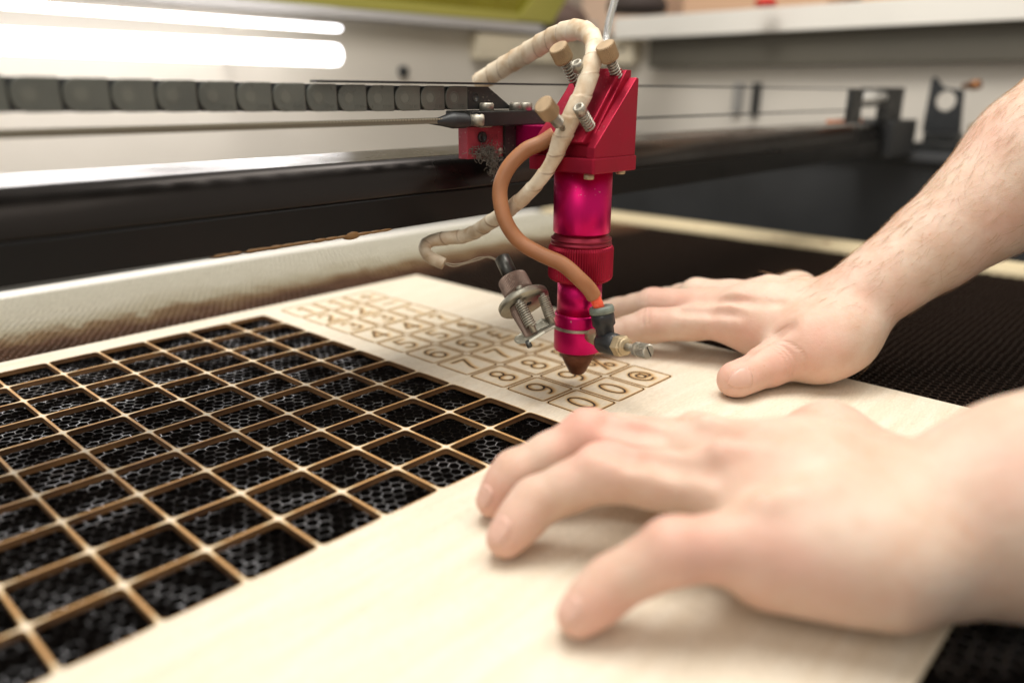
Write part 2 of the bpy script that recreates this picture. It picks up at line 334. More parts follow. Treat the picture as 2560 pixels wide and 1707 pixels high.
MB().box((40, 26.4, 9.5), (48, 31.5, 14)).build('carton_body', mat('pale_card', (.92, .66, .48), .8), t); MB().box((39.7, 26.2, 12.9), (48.2, 31.7, 14.2)).build('lid_flap', CARD, t)
c0 = P(1462, 30, 40); T = MB()
T.lathe((c0.x, c0.y, 9.3), (0, 0, 1), [(0, 1.5), (.4, 1.55), (.9, 1.2), (1.3, .8), (1.55, 0)], 24)
tag(T.build('cloth_bundle', DKC, origin=(c0.x, c0.y, 9.3)), 'dark bundle on the white rail, right of the clear tube', 'cloth')
c0 = P(1295, 50, 46); T = MB(); T.lathe((c0.x, c0.y, 9.0), (0, 0, 1), [(0, 1.4), (.5, 1.45), (1.0, 1.1), (1.5, 0)], 24)
tag(T.build('cloth_bundle', mat('brown_cloth', (.12, .075, .06), .8), origin=(c0.x, c0.y, 9.0)), 'brown bundle between the olive lid and the pale box', 'cloth')
c0 = P(1758, 16, 38); T = MB(); T.lathe((c0.x, c0.y, 9.45), (0, 0, 1), [(0, .5), (.25, .52), (.32, .4), (.4, 0)], 24)
tag(T.build('bottle_cap', REDP, origin=(c0.x, c0.y, 9.45)), 'bright red cap on top of the white rail', 'cap')
# olive lid
def YP(px, py, y):
    s = 2560/2352; v = RM.T @ np.array([(px*s-1280)/F, (py*s-853.5)/F, 1.]); return Vector(CAM+v*(y-CAM[1])/v[1])
lid = thing('acrylic_lid', 'olive green acrylic lid seen raised at the top edge', 'lid', (14, 20, 9))
a, b_, c_, d_ = YP(540, -8, 20), YP(1262, 54, 20), YP(1300, -10, 20), YP(1330, -120, 20); e_ = YP(540, -160, 20)
MB().prism([a, b_, c_, d_, e_], (0, .35, 0)).build('lid_sheet', OLIVE, lid)
dn = Vector((0, 0, -.10))
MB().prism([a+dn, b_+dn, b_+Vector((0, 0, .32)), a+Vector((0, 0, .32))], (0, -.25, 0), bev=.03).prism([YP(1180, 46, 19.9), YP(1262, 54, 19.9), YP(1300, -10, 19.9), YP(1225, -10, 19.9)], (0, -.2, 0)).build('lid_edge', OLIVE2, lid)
# thick tube lamp and a second, thinner glowing strip
for nm, z, r, lab, xe in (('tube_lamp', 6.84, .44, 'thick glowing white tube lamp along the back of the cabinet', 11.25), ('tube_lamp', 7.90, .14, 'thin glowing strip above the thick tube', 11.4)):
    t = thing(nm, lab, 'lamp', (xe, 22, z), 'lamps at the back of the cabinet')
    MB().lathe((-22, 22, z), (1, 0, 0), [(0, r*.8), (xe+22-.35, r), (xe+22-.12, r*.92), (xe+22, r*.5)], 32).build('glowing_tube', LAMP, t)
    for xx in (-14, xe-3.5): MB().box((xx, 22+r*.7, z-r*.3), (xx+.3, 25.58, z+r*.3)).build('lamp_clip', WHITE, t)
# honeycomb bed
bed = thing('honeycomb_bed', 'honeycomb cutting bed, dark with soot and pale at its far edge, under the plywood', 'cutting bed', (2, 2, -.7))
p = .182; hy = p/math.sqrt(3)*1.5; R0 = p/math.sqrt(3)
def vis(x, y):
    q = RM @ (np.array([x, y, -.3])-CAM)
    if q[2] < 2.8: return False
    px = 1280+F*q[0]/q[2]; py = 853.5+F*q[1]/q[2]
    return -1000 < px < 3000 and -150 < py < 2700
def hid(x, y): return (0.9 < x < 5.2 and -4 < y < 10) or (-4 < x < 5.2 and -5.6 < y < -.6)
vid = {}; edges = set(); vx = []
def jit(x, y): return x+.010*math.sin(3.1*x+1.7*y*2)+.010*math.sin(7.3*y+x*5)+random.uniform(-.008, .008), y+.010*math.sin(2.3*y-4*x)+.008*math.sin(9*x+3*y)+random.uniform(-.008, .008)
for j in range(int(-11/hy), int(17.1/hy)+1):
    for i in range(int(-15/p), int(18.9/p)+1):
        cx = (i+.5*(j % 2))*p; cy = j*hy
        if hid(cx, cy) or not vis(cx, cy): continue
        ids = []
        for k in range(6):
            th = PI/6+k*PI/3; x = cx+R0*math.cos(th); y = cy+R0*math.sin(th); key = (round(x*200), round(y*200))
            if key not in vid:
                for dx in (-1, 0, 1):
                    for dy in (-1, 0, 1):
                        if (key[0]+dx, key[1]+dy) in vid: vid[key] = vid[(key[0]+dx, key[1]+dy)]
                if key not in vid: vid[key] = len(vx); vx.append(jit(x, y)+(-.14+random.uniform(-.012, .006),))
            ids.append(vid[key])
        for k in range(6):
            a, b_ = ids[k], ids[(k+1) % 6]
            if a != b_: edges.add((min(a, b_), max(a, b_)))
T = MB(); V = []; Fc = []; Mi = []
for a, b_ in edges:
    A, B = vx[a], vx[b_]; dx, dy = B[0]-A[0], B[1]-A[1]; l = math.hypot(dx, dy) or 1
    h = .0058; nx, ny = -dy/l*h, dx/l*h; o = len(V); zb = -.66
    V += [(A[0]+nx, A[1]+ny, A[2]), (B[0]+nx, B[1]+ny, B[2]), (B[0]-nx, B[1]-ny, B[2]), (A[0]-nx, A[1]-ny, A[2]),
          (A[0]+nx, A[1]+ny, A[2]-.012), (B[0]+nx, B[1]+ny, B[2]-.012), (B[0]-nx, B[1]-ny, B[2]-.012), (A[0]-nx, A[1]-ny, A[2]-.012),
          (A[0], A[1], zb), (B[0], B[1], zb)]
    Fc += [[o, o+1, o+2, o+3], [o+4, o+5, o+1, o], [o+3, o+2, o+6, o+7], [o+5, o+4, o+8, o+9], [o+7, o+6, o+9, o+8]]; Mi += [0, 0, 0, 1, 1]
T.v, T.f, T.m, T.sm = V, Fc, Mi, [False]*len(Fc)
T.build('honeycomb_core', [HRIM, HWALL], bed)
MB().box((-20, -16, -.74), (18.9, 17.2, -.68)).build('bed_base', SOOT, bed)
MB().box((-20, 17.2, -.74), (19.2, 17.95, -.13), bev=.02).build('bed_frame', WHITE, bed)
wst = MB(); wst.box((18.95, -16, -.7), (20.9, 17.15, .02), bev=.06)
o = tag(wst.build('wooden_strip', WOODS, origin=(19.9, 0, -.7)), 'long pale wooden strip lying along the right edge of the honeycomb bed', 'wood strip')
for yy, rr in ((3.6, .2), (5.6, .13), (-3, .15), (9, .1)):
    k = MB().lathe((19.6+rr, yy, .0), (0, 0, 1), [(0, rr), (.026, rr*.9), (.028, 0)], 16).build('wood_knot', mat('knot_brown', (.32, .17, .08), .6), o)
# side housing under mirror
t = thing('rail_housing', 'dark grey housing of the side rail at the right wall', 'housing', (29, 0, -1.5))
MB().box((27.6, -14, -1.5), (31.5, 25, 2.6), bev=.08).build('housing_body', DARKG, t); MB().box((27.2, -14, 2.6), (31.5, 25, 2.95), bev=.05).build('housing_lid', mat('dark_lid', (.05, .052, .055), .5), t)

# ================================================================== PLYWOOD BOARD
XL, XR, YN, YF, TH = -14.0, 5.6, -6.14, 10.66, .095
board = thing('plywood_board', 'pale birch plywood board with a grid of cut-out squares, flat on the honeycomb', 'board', (0, 0, 0))
def rrect(x0, y0, x1, y1, r, n=4):
    pts = []
    for cx, cy, a0 in ((x1-r, y1-r, 0), (x0+r, y1-r, PI/2), (x0+r, y0+r, PI), (x1-r, y0+r, 1.5*PI)):
        for k in range(n+1): a = a0+k*PI/2/n; pts.append((cx+r*math.cos(a), cy+r*math.sin(a)))
    return pts
def ring(T, cell, hole, r, z1=0, z0=-TH, wall=1, burns=None, bar=(.85, .58)):
    """flat top between the square cell outline and a rounded hole, with cut walls"""
    x0, y0, x1, y1 = cell; C4 = rrect(*hole, r); q = 5; corners = [(x1, y1), (x0, y1), (x0, y0), (x1, y0)]
    H, O, BH, BO = [], [], [], []
    for c in range(4):
        for k in range(q): H.append(C4[c*q+k]); O.append(corners[c]); BH.append(bar[0]*.75); BO.append(0)
        a, b = C4[c*q+q-1], C4[((c+1) % 4)*q]
        for t_, w_ in ((.06, .8), (.2, 1), (.5, 1), (.8, 1), (.94, .8)):
            x, y = a[0]+(b[0]-a[0])*t_, a[1]+(b[1]-a[1])*t_; H.append((x, y)); BH.append(bar[0]); BO.append(bar[1]*(w_ if .1 < t_ < .9 else .45))
            O.append([(x, y1), (x0, y), (x, y0), (x1, y)][c])
    n = len(H); o = len(T.v)
    Mr = [((a[0]+b[0])/2, (a[1]+b[1])/2) for a, b in zip(H, O)]
    T.v += [(x, y, z1) for x, y in H]+[(x, y, z1) for x, y in Mr]+[(x, y, z1) for x, y in O]+[(x, y, z0) for x, y in H]
    if burns is not None: burns += BH+[.3*a+.5*b for a, b in zip(BO, BO)]+BO+[.6]*n
    for k in range(n):
        l = (k+1) % n
        T.f.append([o+l, o+n+l, o+n+k, o+k]); T.m.append(0); T.sm.append(False)
        T.f.append([o+n+l, o+2*n+l, o+2*n+k, o+n+k] if O[k] != O[l] else [o+n+l, o+2*n+k, o+n+k]); T.m.append(0); T.sm.append(False)
        T.f.append([o+k, o+3*n+k, o+3*n+l, o+l]); T.m.append(wall); T.sm.append(False)
T = MB(); bu = []
g = .026
TX0, TP, TY0, TPY = .475, .955, .075, 1.003
xs_t = [TX0+TP*i for i in range(4)]; ys_t = [TY0+TPY*i for i in range(11)]
for i in range(-14, 0):
    for j in range(10):
        ring(T, (i, j, i+1, j+1), (i+g, j+g, i+1-g, j+1-g), .085, burns=bu)
for i in range(3):
    for j in range(10):
        x0, x1, y0, y1 = xs_t[i], xs_t[i+1], ys_t[j], ys_t[j+1]
        ring(T, (x0, y0, x1, y1), (x0+.023, y0+.023, x1-.023, y1-.023), .10, burns=bu, bar=(.75, .15))
def rect(x0, y0, x1, y1):
    nx, ny = max(1, int((x1-x0)/1)), max(1, int((y1-y0)/1))
    for a in range(nx):
        for b in range(ny):
            xa, xb = x0+(x1-x0)*a/nx, x0+(x1-x0)*(a+1)/nx; ya, yb = y0+(y1-y0)*b/ny, y0+(y1-y0)*(b+1)/ny
            T.add([(xa, ya, 0), (xb, ya, 0), (xb, yb, 0), (xa, yb, 0)], [[0, 1, 2, 3]]); bu.extend([0]*4)
rect(XL, YN, XR, 0); rect(XL, 10, 0, YF); rect(0, 0, xs_t[0], YF); rect(xs_t[3], 0, XR, YF)
rect(xs_t[0], 0, xs_t[3], ys_t[0]); rect(xs_t[0], ys_t[10], xs_t[3], YF)
ec = [(XL, YN), (XR, YN), (XR, YF), (XL, YF)]
for k in range(4):
    (xa, ya), (xb, yb) = ec[k], ec[(k+1) % 4]
    T.add([(xa, ya, -TH), (xb, yb, -TH), (xb, yb, 0), (xa, ya, 0)], [[0, 1, 2, 3]], 0); bu.extend([.25, .25, 0, 0])
T.sm = [False]*len(T.f)
o = T.build('board_sheet', [WOOD, CUT], board); setattr_(o, 'burn', bu)
# ---- glyph strokes in a unit box (x right 0..1, y up 0..1.5)
def arc(cx, cy, rx, ry, a0, a1, n=18): return [(cx+rx*math.cos(math.radians(a0+(a1-a0)*k/n)), cy+ry*math.sin(math.radians(a0+(a1-a0)*k/n))) for k in range(n+1)]
G = {
 '0': [arc(.5, .75, .42, .75, 0, 360, 32)],
 '1': [[(.2, 1.2), (.55, 1.5), (.55, 0)]],
 '2': [arc(.48, 1.08, .40, .42, 160, -30)+[(.05, 0), (.92, 0)]],
 '3': [arc(.42, 1.12, .38, .38, 140, -80), arc(.42, .38, .44, .38, 85, -140)],
 '4': [[(.72, 0), (.72, 1.5), (.02, .42), (1.0, .42)]],
 '5': [[(.85, 1.5), (.2, 1.5), (.14, .85)]+arc(.42, .46, .44, .46, 125, -140)],
 '6': [arc(.5, .46, .42, .46, 0, 360, 26), [(.84, 1.4)]+arc(.62, .9, .56, .60, 85, 190, 12)+[(.08, .46)]],
 '7': [[(.03, 1.5), (.92, 1.5), (.62, .85), (.42, .4), (.36, 0)]],
 '8': [arc(.5, 1.12, .35, .38, 0, 360, 24), arc(.5, .38, .43, .38, 0, 360, 24)],
 '9': [arc(.5, 1.04, .42, .46, 0, 360, 26), [(.92, 1.04)]+arc(.38, .6, .54, .60, 10, -95, 12)],
 '@': [arc(.5, .72, .24, .27, 0, 360, 20), [(.74, 1.0), (.74, .55)]+arc(.9, .55, .16, .14, 180, 330, 6)[1:]+arc(.5, .72, .58, .68, 0, 300, 28)],
 '%': [arc(.15, 1.15, .22, .3, 0, 360, 16), arc(.85, .35, .22, .3, 0, 360, 16), [(.85, 1.5), (.15, 0)]],
 '&': [[(1.0, 0), (.25, 1.0)]+arc(.48, 1.2, .25, .28, 200, -30, 12)+[(.3, .78)]+arc(.42, .38, .38, .38, 110, 300, 14)+[(.85, .6)]],
 '€': [arc(.62, .75, .50, .75, 50, 310, 22), [(-.05, .9), (.7, .9)], [(-.05, .6), (.65, .6)]],
 '£': [arc(.6, 1.1, .32, .38, 30, 190, 12)+[(.3, .5), (.05, 0), (.95, 0)], [(.05, .7), (.7, .7)]],
 '$': [arc(.5, 1.05, .36, .32, 30, 260, 14)+arc(.5, .42, .38, .34, 80, -150, 14), [(.5, 1.6), (.5, -.1)]],
 '?': [arc(.5, 1.15, .34, .34, 160, -60, 14)+[(.5, .65), (.5, .4)], [(.5, .1), (.5, 0)]],
 '!': [[(.5, 1.5), (.5, .4)], [(.5, .1), (.5, 0)]],
 '+': [[(0, .7), (1, .7)], [(.5, 1.2), (.5, .2)]],
 '-': [[(0, .7), (1, .7)]],
}
def densify(s, st=.05):
    out = [s[0]]
    for a, b in zip(s[:-1], s[1:]):
        l = math.hypot(b[0]-a[0], b[1]-a[1]); k = max(1, int(l/st))
        out += [(a[0]+(b[0]-a[0])*i/k, a[1]+(b[1]-a[1])*i/k) for i in range(1, k+1)]
    return out
def ribbon(T, pts, w, z):
    n = len(pts); L = []
    for i, (x, y) in enumerate(pts):
        a = pts[max(i-1, 0)]; b = pts[min(i+1, n-1)]; closed = math.hypot(pts[0][0]-pts[-1][0], pts[0][1]-pts[-1][1]) < 1e-4
        if closed and i in (0, n-1): a = pts[-2]; b = pts[1]
        dx, dy = b[0]-a[0], b[1]-a[1]; l = math.hypot(dx, dy) or 1; L.append((-dy/l*w, dx/l*w))
    vs = []
    for (x, y), (nx, ny) in zip(pts, L): vs += [(x+nx, y+ny, z), (x-nx, y-ny, z)]
    T.add(vs, [[2*i, 2*i+1, 2*i+3, 2*i+2] for i in range(n-1)])
numw = dict(zip('0123456789', ['a zero', 'a one', 'a two', 'a three', 'a four', 'a five', 'a six', 'a seven', 'an eight', 'a nine']))
colname = ['column beside the cut-out squares', 'middle column of tiles', 'outer column of tiles']
rows = [list('0987654321'), list('0987654321'), ['@', '%', '&', '€', '£', '$', '?', '!', '-', '+']]
GRP = 'engraved plywood letter tiles'
symname = {'@': 'an at sign', '%': 'a percent sign', '&': 'an ampersand', '€': 'a euro sign', '£': 'a pound sign', '$': 'a dollar sign', '?': 'a question mark', '!': 'an exclamation mark', '-': 'a dash', '+': 'a plus sign'}
for i in range(3):
    for j in range(10):
        ch = rows[i][j]; cx, cy = (xs_t[i]+xs_t[i+1])/2, (ys_t[j]+ys_t[j+1])/2
        hx, hy2 = TP/2-.043, TPY/2-.043
        lab = ('square plywood tile engraved with %s, in the %s' % ((numw[ch] if i < 2 else symname[ch]), colname[i]))
        t = thing('wooden_tile', lab, 'tile', (cx, cy, -TH), GRP)
        s = .375; gl = [densify([((x-.5)*s*.98, (y-.75)*s) for x, y in st], .02) for st in G[ch]]
        allp = np.array([q for st in gl for q in st])
        T = MB(); bu = []; n = 26
        out = rrect(-hx, -hy2, hx, hy2, .10, 4)
        # top: inner grid mapped to the rounded outline
        idx = {}
        for a in range(n+1):
            for b in range(n+1):
                u_, v_ = -1+2*a/n, -1+2*b/n; x, y = u_*hx, v_*hy2
                ax, ay = abs(x)-(hx-.10), abs(y)-(hy2-.10)
                if ax > 0 and ay > 0:
                    l = math.hypot(ax, ay)
                    if l > .10:
                        x = math.copysign(hx-.10+ax/l*.10, x); y = math.copysign(hy2-.10+ay/l*.10, y)
                T.v.append((cx+x, cy+y, 0.0)); 
                d = np.min(np.hypot(allp[:, 0]-x+.035, allp[:, 1]-y-.012)); d2 = np.min(np.hypot(allp[:, 0]-x, allp[:, 1]-y))
                edge = min(hx-abs(x), hy2-abs(y)); 
                bu.append(min(1, (.46*math.exp(-(d/.065)**2)+.34*math.exp(-(d2/.036)**2)+.8*math.exp(-(edge/.022)**2))*1.0+.12*math.exp(-(edge/.10)**2)))
        for a in range(n):
            for b in range(n):
                T.f.append([a*(n+1)+b, (a+1)*(n+1)+b, (a+1)*(n+1)+b+1, a*(n+1)+b+1]); T.m.append(0); T.sm.append(False)
        per = [a*(n+1) for a in range(n+1)]+[n*(n+1)+b for b in range(1, n+1)]+[a*(n+1)+n for a in range(n-1, -1, -1)]+[b for b in range(n-1, 0, -1)]
        o0 = len(T.v)
        for q in per: x, y, z = T.v[q]; T.v.append((x, y, -TH)); bu.append(.6)
        for k in range(len(per)):
            l = (k+1) % len(per); T.f.append([per[k], o0+k, o0+l, per[l]]); T.m.append(1); T.sm.append(False)
        o = T.build('tile_body', [WOOD, CUT], t); setattr_(o, 'burn', bu)
        T = MB()
        for st in gl: ribbon(T, [(cx+x, cy+y) for x, y in st], .0195, .004)
        for q in T.v: pass
        T.build('engraved_mark', ENG, t)

# ================================================================== GANTRY
beam = thing('gantry_beam', 'long black gantry beam crossing the cutter with a polished rail on top', 'beam', (6, 4, 3.05))
x0, x1 = -16, 25.5
def xprism(prof, a=x0, b=x1, **k): return MB().prism([(a, y, z) for y, z in prof], (b-a, 0, 0), **k)
xprism([(3.5, 3.06), (5.4, 3.06), (5.4, 3.80), (3.94, 3.80), (3.94, 3.61), (3.52, 3.61), (3.5, 3.59)]).build('beam_body', BEAM, beam)
xprism([(3.923, 3.81), (3.923, 4.236), (4.4, 4.25), (5.0, 4.264), (5.4, 4.272), (5.46, 4.24), (5.46, 3.81)]).build('rail_top', RAIL, beam)
# guide rail: rounded nose, wide top that falls slightly towards the front
pr = [(3.52, 3.62)]
for k in range(15): a = PI/2*k/14; pr.append((3.92-.40*math.cos(a), 3.66+.572*math.sin(a)))
pr += [(3.92, 3.62)]
o = xprism(pr).build('guide_rail', RAILD, beam); o.data.polygons.foreach_set('use_smooth', [abs(q.normal.x) < .5 for q in o.data.polygons])
MB().box((24.2, 3.2, 2.9), (27.2, 5.6, 4.36), bev=.08).build('end_block', DARKG, beam)
T = MB()
for k in range(10): T.lathe((19+random.uniform(0, 3.5), 3.9+random.uniform(-.1, .2), 4.34), (0, 0, 1), [(0, .12), (.12, .1), (.14, 0)], 10)
T.build('rust_crumbs', mat('rust_orange', (.5, .17, .07), .8), beam)
# dried glue drips along the beam's lower edge
T = MB()
for k in range(15):
    f_ = k/14; x = -4.1+3.0*f_+random.uniform(-.05, .05); bm = bmesh.new(); bmesh.ops.create_uvsphere(bm, u_segments=20, v_segments=12, radius=1)
    big = 1 if k == 11 else 0; sx, sz = (.20, .085) if big else (random.uniform(.15, .42), random.uniform(.022, .042))
    T.addbm(bm, 0, Matrix.Translation((x, 3.55, 3.06)) @ Matrix.Diagonal((sx, .07, sz, 1)), True)
T.build('glue_drips', mat('amber_glue', (.26, .14, .05), .35), beam)
# pulley bracket at the right end
t = thing('pulley_bracket', 'black bracket with a bright roller standing on the right end of the beam', 'bracket', (23, 3.6, 4.36))
T = MB(); T.box((20.1, 3.5, 4.34), (21.3, 3.66, 5.56), bev=.03); T.box((24.0, 3.5, 4.34), (25.9, 3.9, 5.62), bev=.04)
T.box((21.3, 3.52, 5.50), (24.0, 3.64, 5.60)); T.box((21.3, 3.52, 4.90), (24.0, 3.64, 5.04)); T.build('bracket_frame', BLKM, t)
MB().lathe((21.3, 3.72, 5.27), (1, 0, 0), [(0, .2), (2.7, .2)], 24).build('roller', mat('roller_painted_glare', (.9, .88, .82), .3, 0), t)  # chrome part; its bright reflection is put in as white base colour
# mirror mount
t = thing('mirror_mount', 'black mirror mount with a round hole standing by the right wall', 'mirror mount', (29, 2.8, 2.95))
def ringplate(T, c, ey, ez, poly, r, th):
    n = 48; vs = []
    import itertools
    out = []
    for k in range(n):
        a = 2*PI*k/n; dx, dz = math.cos(a), math.sin(a); best = 9
        for q in range(len(poly)):
            (ax, az), (bx, bz) = poly[q], poly[(q+1) % len(poly)]; den = dx*(bz-az)-dz*(bx-ax)
            if abs(den) < 1e-9: continue
            tt = (ax*(bz-az)-az*(bx-ax))/den; uu = (ax*dz-az*dx)/den
            if tt > 0 and -1e-6 <= uu <= 1+1e-6: best = min(best, tt)
        out.append((dx*best, dz*best))
    for X in (0, th):
        vs += [(c[0]+X, c[1]+r*math.cos(2*PI*k/n)*ey, c[2]+r*math.sin(2*PI*k/n)*ez) for k in range(n)]
        vs += [(c[0]+X, c[1]+a, c[2]+b) for a, b in out]
    fs = []
    for k in range(n):
        l = (k+1) % n
        fs += [[k, l, n+l, n+k], [2*n+k, 3*n+k, 3*n+l, 2*n+l], [k, 2*n+k, 2*n+l, l], [n+k, n+l, 3*n+l, 3*n+k]]
    T.add(vs, fs)
T = MB(); ringplate(T, (29, 2.75, 5.1), 1.0, 1.0, [(.75, -1.35), (-.78, -1.35), (-.62, .45), (.2, .55), (.55, 1.0), (.68, .95)], .42, .25); T.build('mount_plate', BLK, t)
T = MB(); T.box((28.6, 1.8, 2.95), (30.2, 3.7, 3.35), bev=.04); T.box((28.9, 2.0, 3.35), (29.9, 3.4, 3.75), bev=.04); T.build('mount_base', BLKM, t)
MB().lathe((29.4, 2.25, 5.7), (-.3, -.9, .1), [(0, .12), (.35, .12), (.36, .2), (.7, .2)], 20).build('adjusting_screw', mat('copper_screw', (.35, .16, .07), .4, .6), t)
MB().lathe((29.4, 1.7, 3.9), (0, -1, .1), [(0, .25), (.5, .25), (.55, 0)], 20).build('adjusting_screw', mat('dull_brass', (.3, .24, .13), .5, .6), t)

# cable chain
ch = thing('cable_chain', 'grey plastic cable chain running left from the carriage', 'cable chain', (1, 3.4, 5.09))
# link boundaries (x world) found along y=3.2 ; pitch constant
LP = .56
proto = None
def link_mesh(xe, zt):   # one link whose right edge is xe
    T = MB(); h = .405; xl = xe-LP+.022; xr = xe; r = .19
    prof = [(xr, 0), (xr, h)]
    for k in range(7): a = PI/2*k/6; prof.append((xl+r*.9-r*.9*math.sin(a), h-r+r*math.cos(a)))
    for k in range(7): a = PI/2*k/6; prof.append((xl+r*.9-r*.9*math.cos(a), r-r*math.sin(a)))
    T.prism([(x, 3.1, zt+z) for x, z in prof], (0, .05, 0), bev=.014)
    T.prism([(x, 3.72, zt+z) for x, z in prof], (0, .05, 0))
    T.box((xl+.14, 3.14, zt+h-.05), (xr-.06, 3.73, zt+h-.005)); T.box((xl+.14, 3.14, zt+.005), (xr-.06, 3.73, zt+.05))
    T.box((xl-.12, 3.152, zt+.012), (xl+.2, 3.19, zt+h-.012), 1); T.box((xl-.12, 3.66, zt+.02), (xl+.2, 3.71, zt+h-.02), 1)
    return T
fontcu = {}
def textmesh(txt, size, name):
    cu = bpy.data.curves.new('tmp', 'FONT'); cu.body = txt; cu.size = size; cu.resolution_u = 2; cu.extrude = .0025
    ob = bpy.data.objects.new('tmp', cu); C.objects.link(ob)
    dg = bpy.context.evaluated_depsgraph_get(); me = bpy.data.meshes.new_from_object(ob.evaluated_get(dg))
    vs = [tuple(v.co) for v in me.vertices]; fs = [list(q.vertices) for q in me.polygons]
    bpy.data.objects.remove(ob); return vs, fs
tv, tf = textmesh('10.15', .085, 'marking')
for k in range(30):
    xe = .60-k*LP; zt = 5.085+max(0, k-3)*.0062
    l = link_mesh(xe, zt).build('chain_link', [CHAIN, BLK], ch)
    MB().lathe((xe-LP*.60, 3.105, zt+.21), (0, -1, 0), [(0, .105), (.007, .105), (.009, .096), (-.004, .092), (-.004, .086), (.006, .080), (.006, 0)], 28, smooth=False).build('link_pin', PINM, l)
    if k < 9:
        T = MB(); T.add([(xe-.05-x, 3.0985-zz, zt+.10-y) for x, y, zz in tv], tf); T.build('link_marking', CHAIN, l)
T = MB(); T.prism([(.61, 3.1, 5.09), (.61, 3.1, 5.485), (1.12, 3.1, 5.485), (1.72, 3.1, 5.14), (1.72, 3.1, 5.09)], (0, .66, 0), bev=.01); T.build('end_bracket', BLKM, ch)
MB().lathe((.80, 3.10, 5.30), (0, -1, 0), [(0, .085), (.006, .085), (.008, .07), (0.003, .07), (.003, 0)], 24).build('link_pin', BLKM, ch)

# carriage
car = thing('carriage', 'dusty pink and black carriage riding on the beam beside the laser head', 'carriage', (1.2, 3.2, 4.3))
T = MB(); T.box((.50, 3.02, 4.22), (1.44, 3.26, 4.79), bev=.012); T.build('slide_block', PINK, car)
T = MB(); T.box((.60, 2.8, 4.80), (2.7, 3.7, 5.06), bev=.02); T.box((1.44, 2.96, 3.95), (1.74, 3.4, 4.80), bev=.01); T.build('mounting_plate', BLKM, car)
T = MB(); T.box((1.76, 1.7, 4.30), (2.6, 3.0, 4.795), bev=.015); T.box((1.95, 1.2, 4.12), (2.4, 2.2, 4.5)); T.build('head_holder', RED, car)
for x, y in ((.98, 3.0), (1.80, 3.02), (1.95, 2.92)):
    MB().lathe((x, y, 5.06), (0, 0, 1), [(0, .135), (.12, .135), (.145, .115), (.145, .07), (.06, .065), (.06, 0)], 28).build('cap_screw', STEEL, car)
MB().lathe((.86, 3.02, 4.60), (0, -1, 0), [(0, .10), (.05, .10), (.055, .06), (.01, .055), (.01, 0)], 24).build('cap_screw', BLKM, car)
MB().lathe((1.35, 3.02, 4.33), (0, -1, 0), [(0, .06), (.03, .06), (.035, 0)], 20).build('cap_screw', STEEL, car)
tv2, tf2 = textmesh('EG15', .13, 'marking'); T = MB(); T.add([(1.02+x, 3.018-zz, 4.55+y) for x, y, zz in tv2], tf2); T.build('block_marking', mat('dark_print', (.2, .03, .04), .6), car)
# fluff caught on carriage
T = MB()
for k in range(420):
    c = Vector((.92+random.gauss(0, .16), 2.98+random.gauss(0, .04), 4.33+random.gauss(0, .06)))
    if k % 2: c = Vector((1.08+random.gauss(0, .07), 2.95+random.gauss(0, .04), 4.15+random.gauss(0, .12)))
    pts = [c]; d = Vector((random.gauss(0, 1), random.gauss(0, .5), random.gauss(0, 1))).normalized()
    for q in range(6): d = (d+Vector((random.gauss(0, .5), random.gauss(0, .3), random.gauss(0, .5)))).normalized(); pts.append(pts[-1]+d*.02)
    T.tube(pts, .0055, 5)
o = T.build('dust_clump', FUZZ, car)

# belts
db = thing('drive_belt', 'toothed grey drive belt running left from the carriage clamp', 'belt', (0, 3, 4.85))
bp0, bp1 = Vector((.45, 3.0, 4.905)), Vector((-16, 3.2, 4.905))
T = MB(); T.box((-16, 3.02, 4.865), (.30, 3.26, 4.93)); T.build('belt_band', mat('dusty_belt', (.17, .15, .11), .7), db)
T = MB()
for k in range(260):
    x = .25-k*.062; T.box((x-.018, 3.0, 4.93), (x+.018, 3.26, 4.958))
T.build('belt_teeth', mat('dusty_teeth', (.3, .27, .2), .75), db)
T = MB(); pts, rr = spline([(-.35, 3.1, 4.89), (-.1, 3.06, 4.90), (.15, 3.03, 4.91), (.42, 3.0, 4.90), (.55, 3.0, 4.9)], 8, [.03, .08, .14, .13, .07]); T.tube(pts, rr, 20); T.build('belt_sleeve', BLK, db)
MB().lathe((.52, 2.95, 4.91), (.75, -.6, 0), [(0, .10), (.2, .115), (.24, .09), (.24, .05), (.18, .05), (.18, 0)], 26).lathe((.72, 2.96, 4.90), (1, 0, 0), [(0, .12), (.1, .13), (.30, .13), (.34, .10)], 24).build('belt_clamp', STEEL, db)
T = MB(); T.box((-2.6, 3.02, 5.52), (20.3, 3.2, 5.555)); tag(T.build('belt', BLK, origin=(6, 3.1, 5.52)), 'thin black upper belt passing behind the laser head to the bracket', 'belt')
T = MB(); T.box((2.4, 3.5, 4.79), (20.3, 3.7, 4.83)); tag(T.build('belt', BLK, origin=(10, 3.6, 4.79)), 'thin black lower belt running right of the laser head', 'belt')

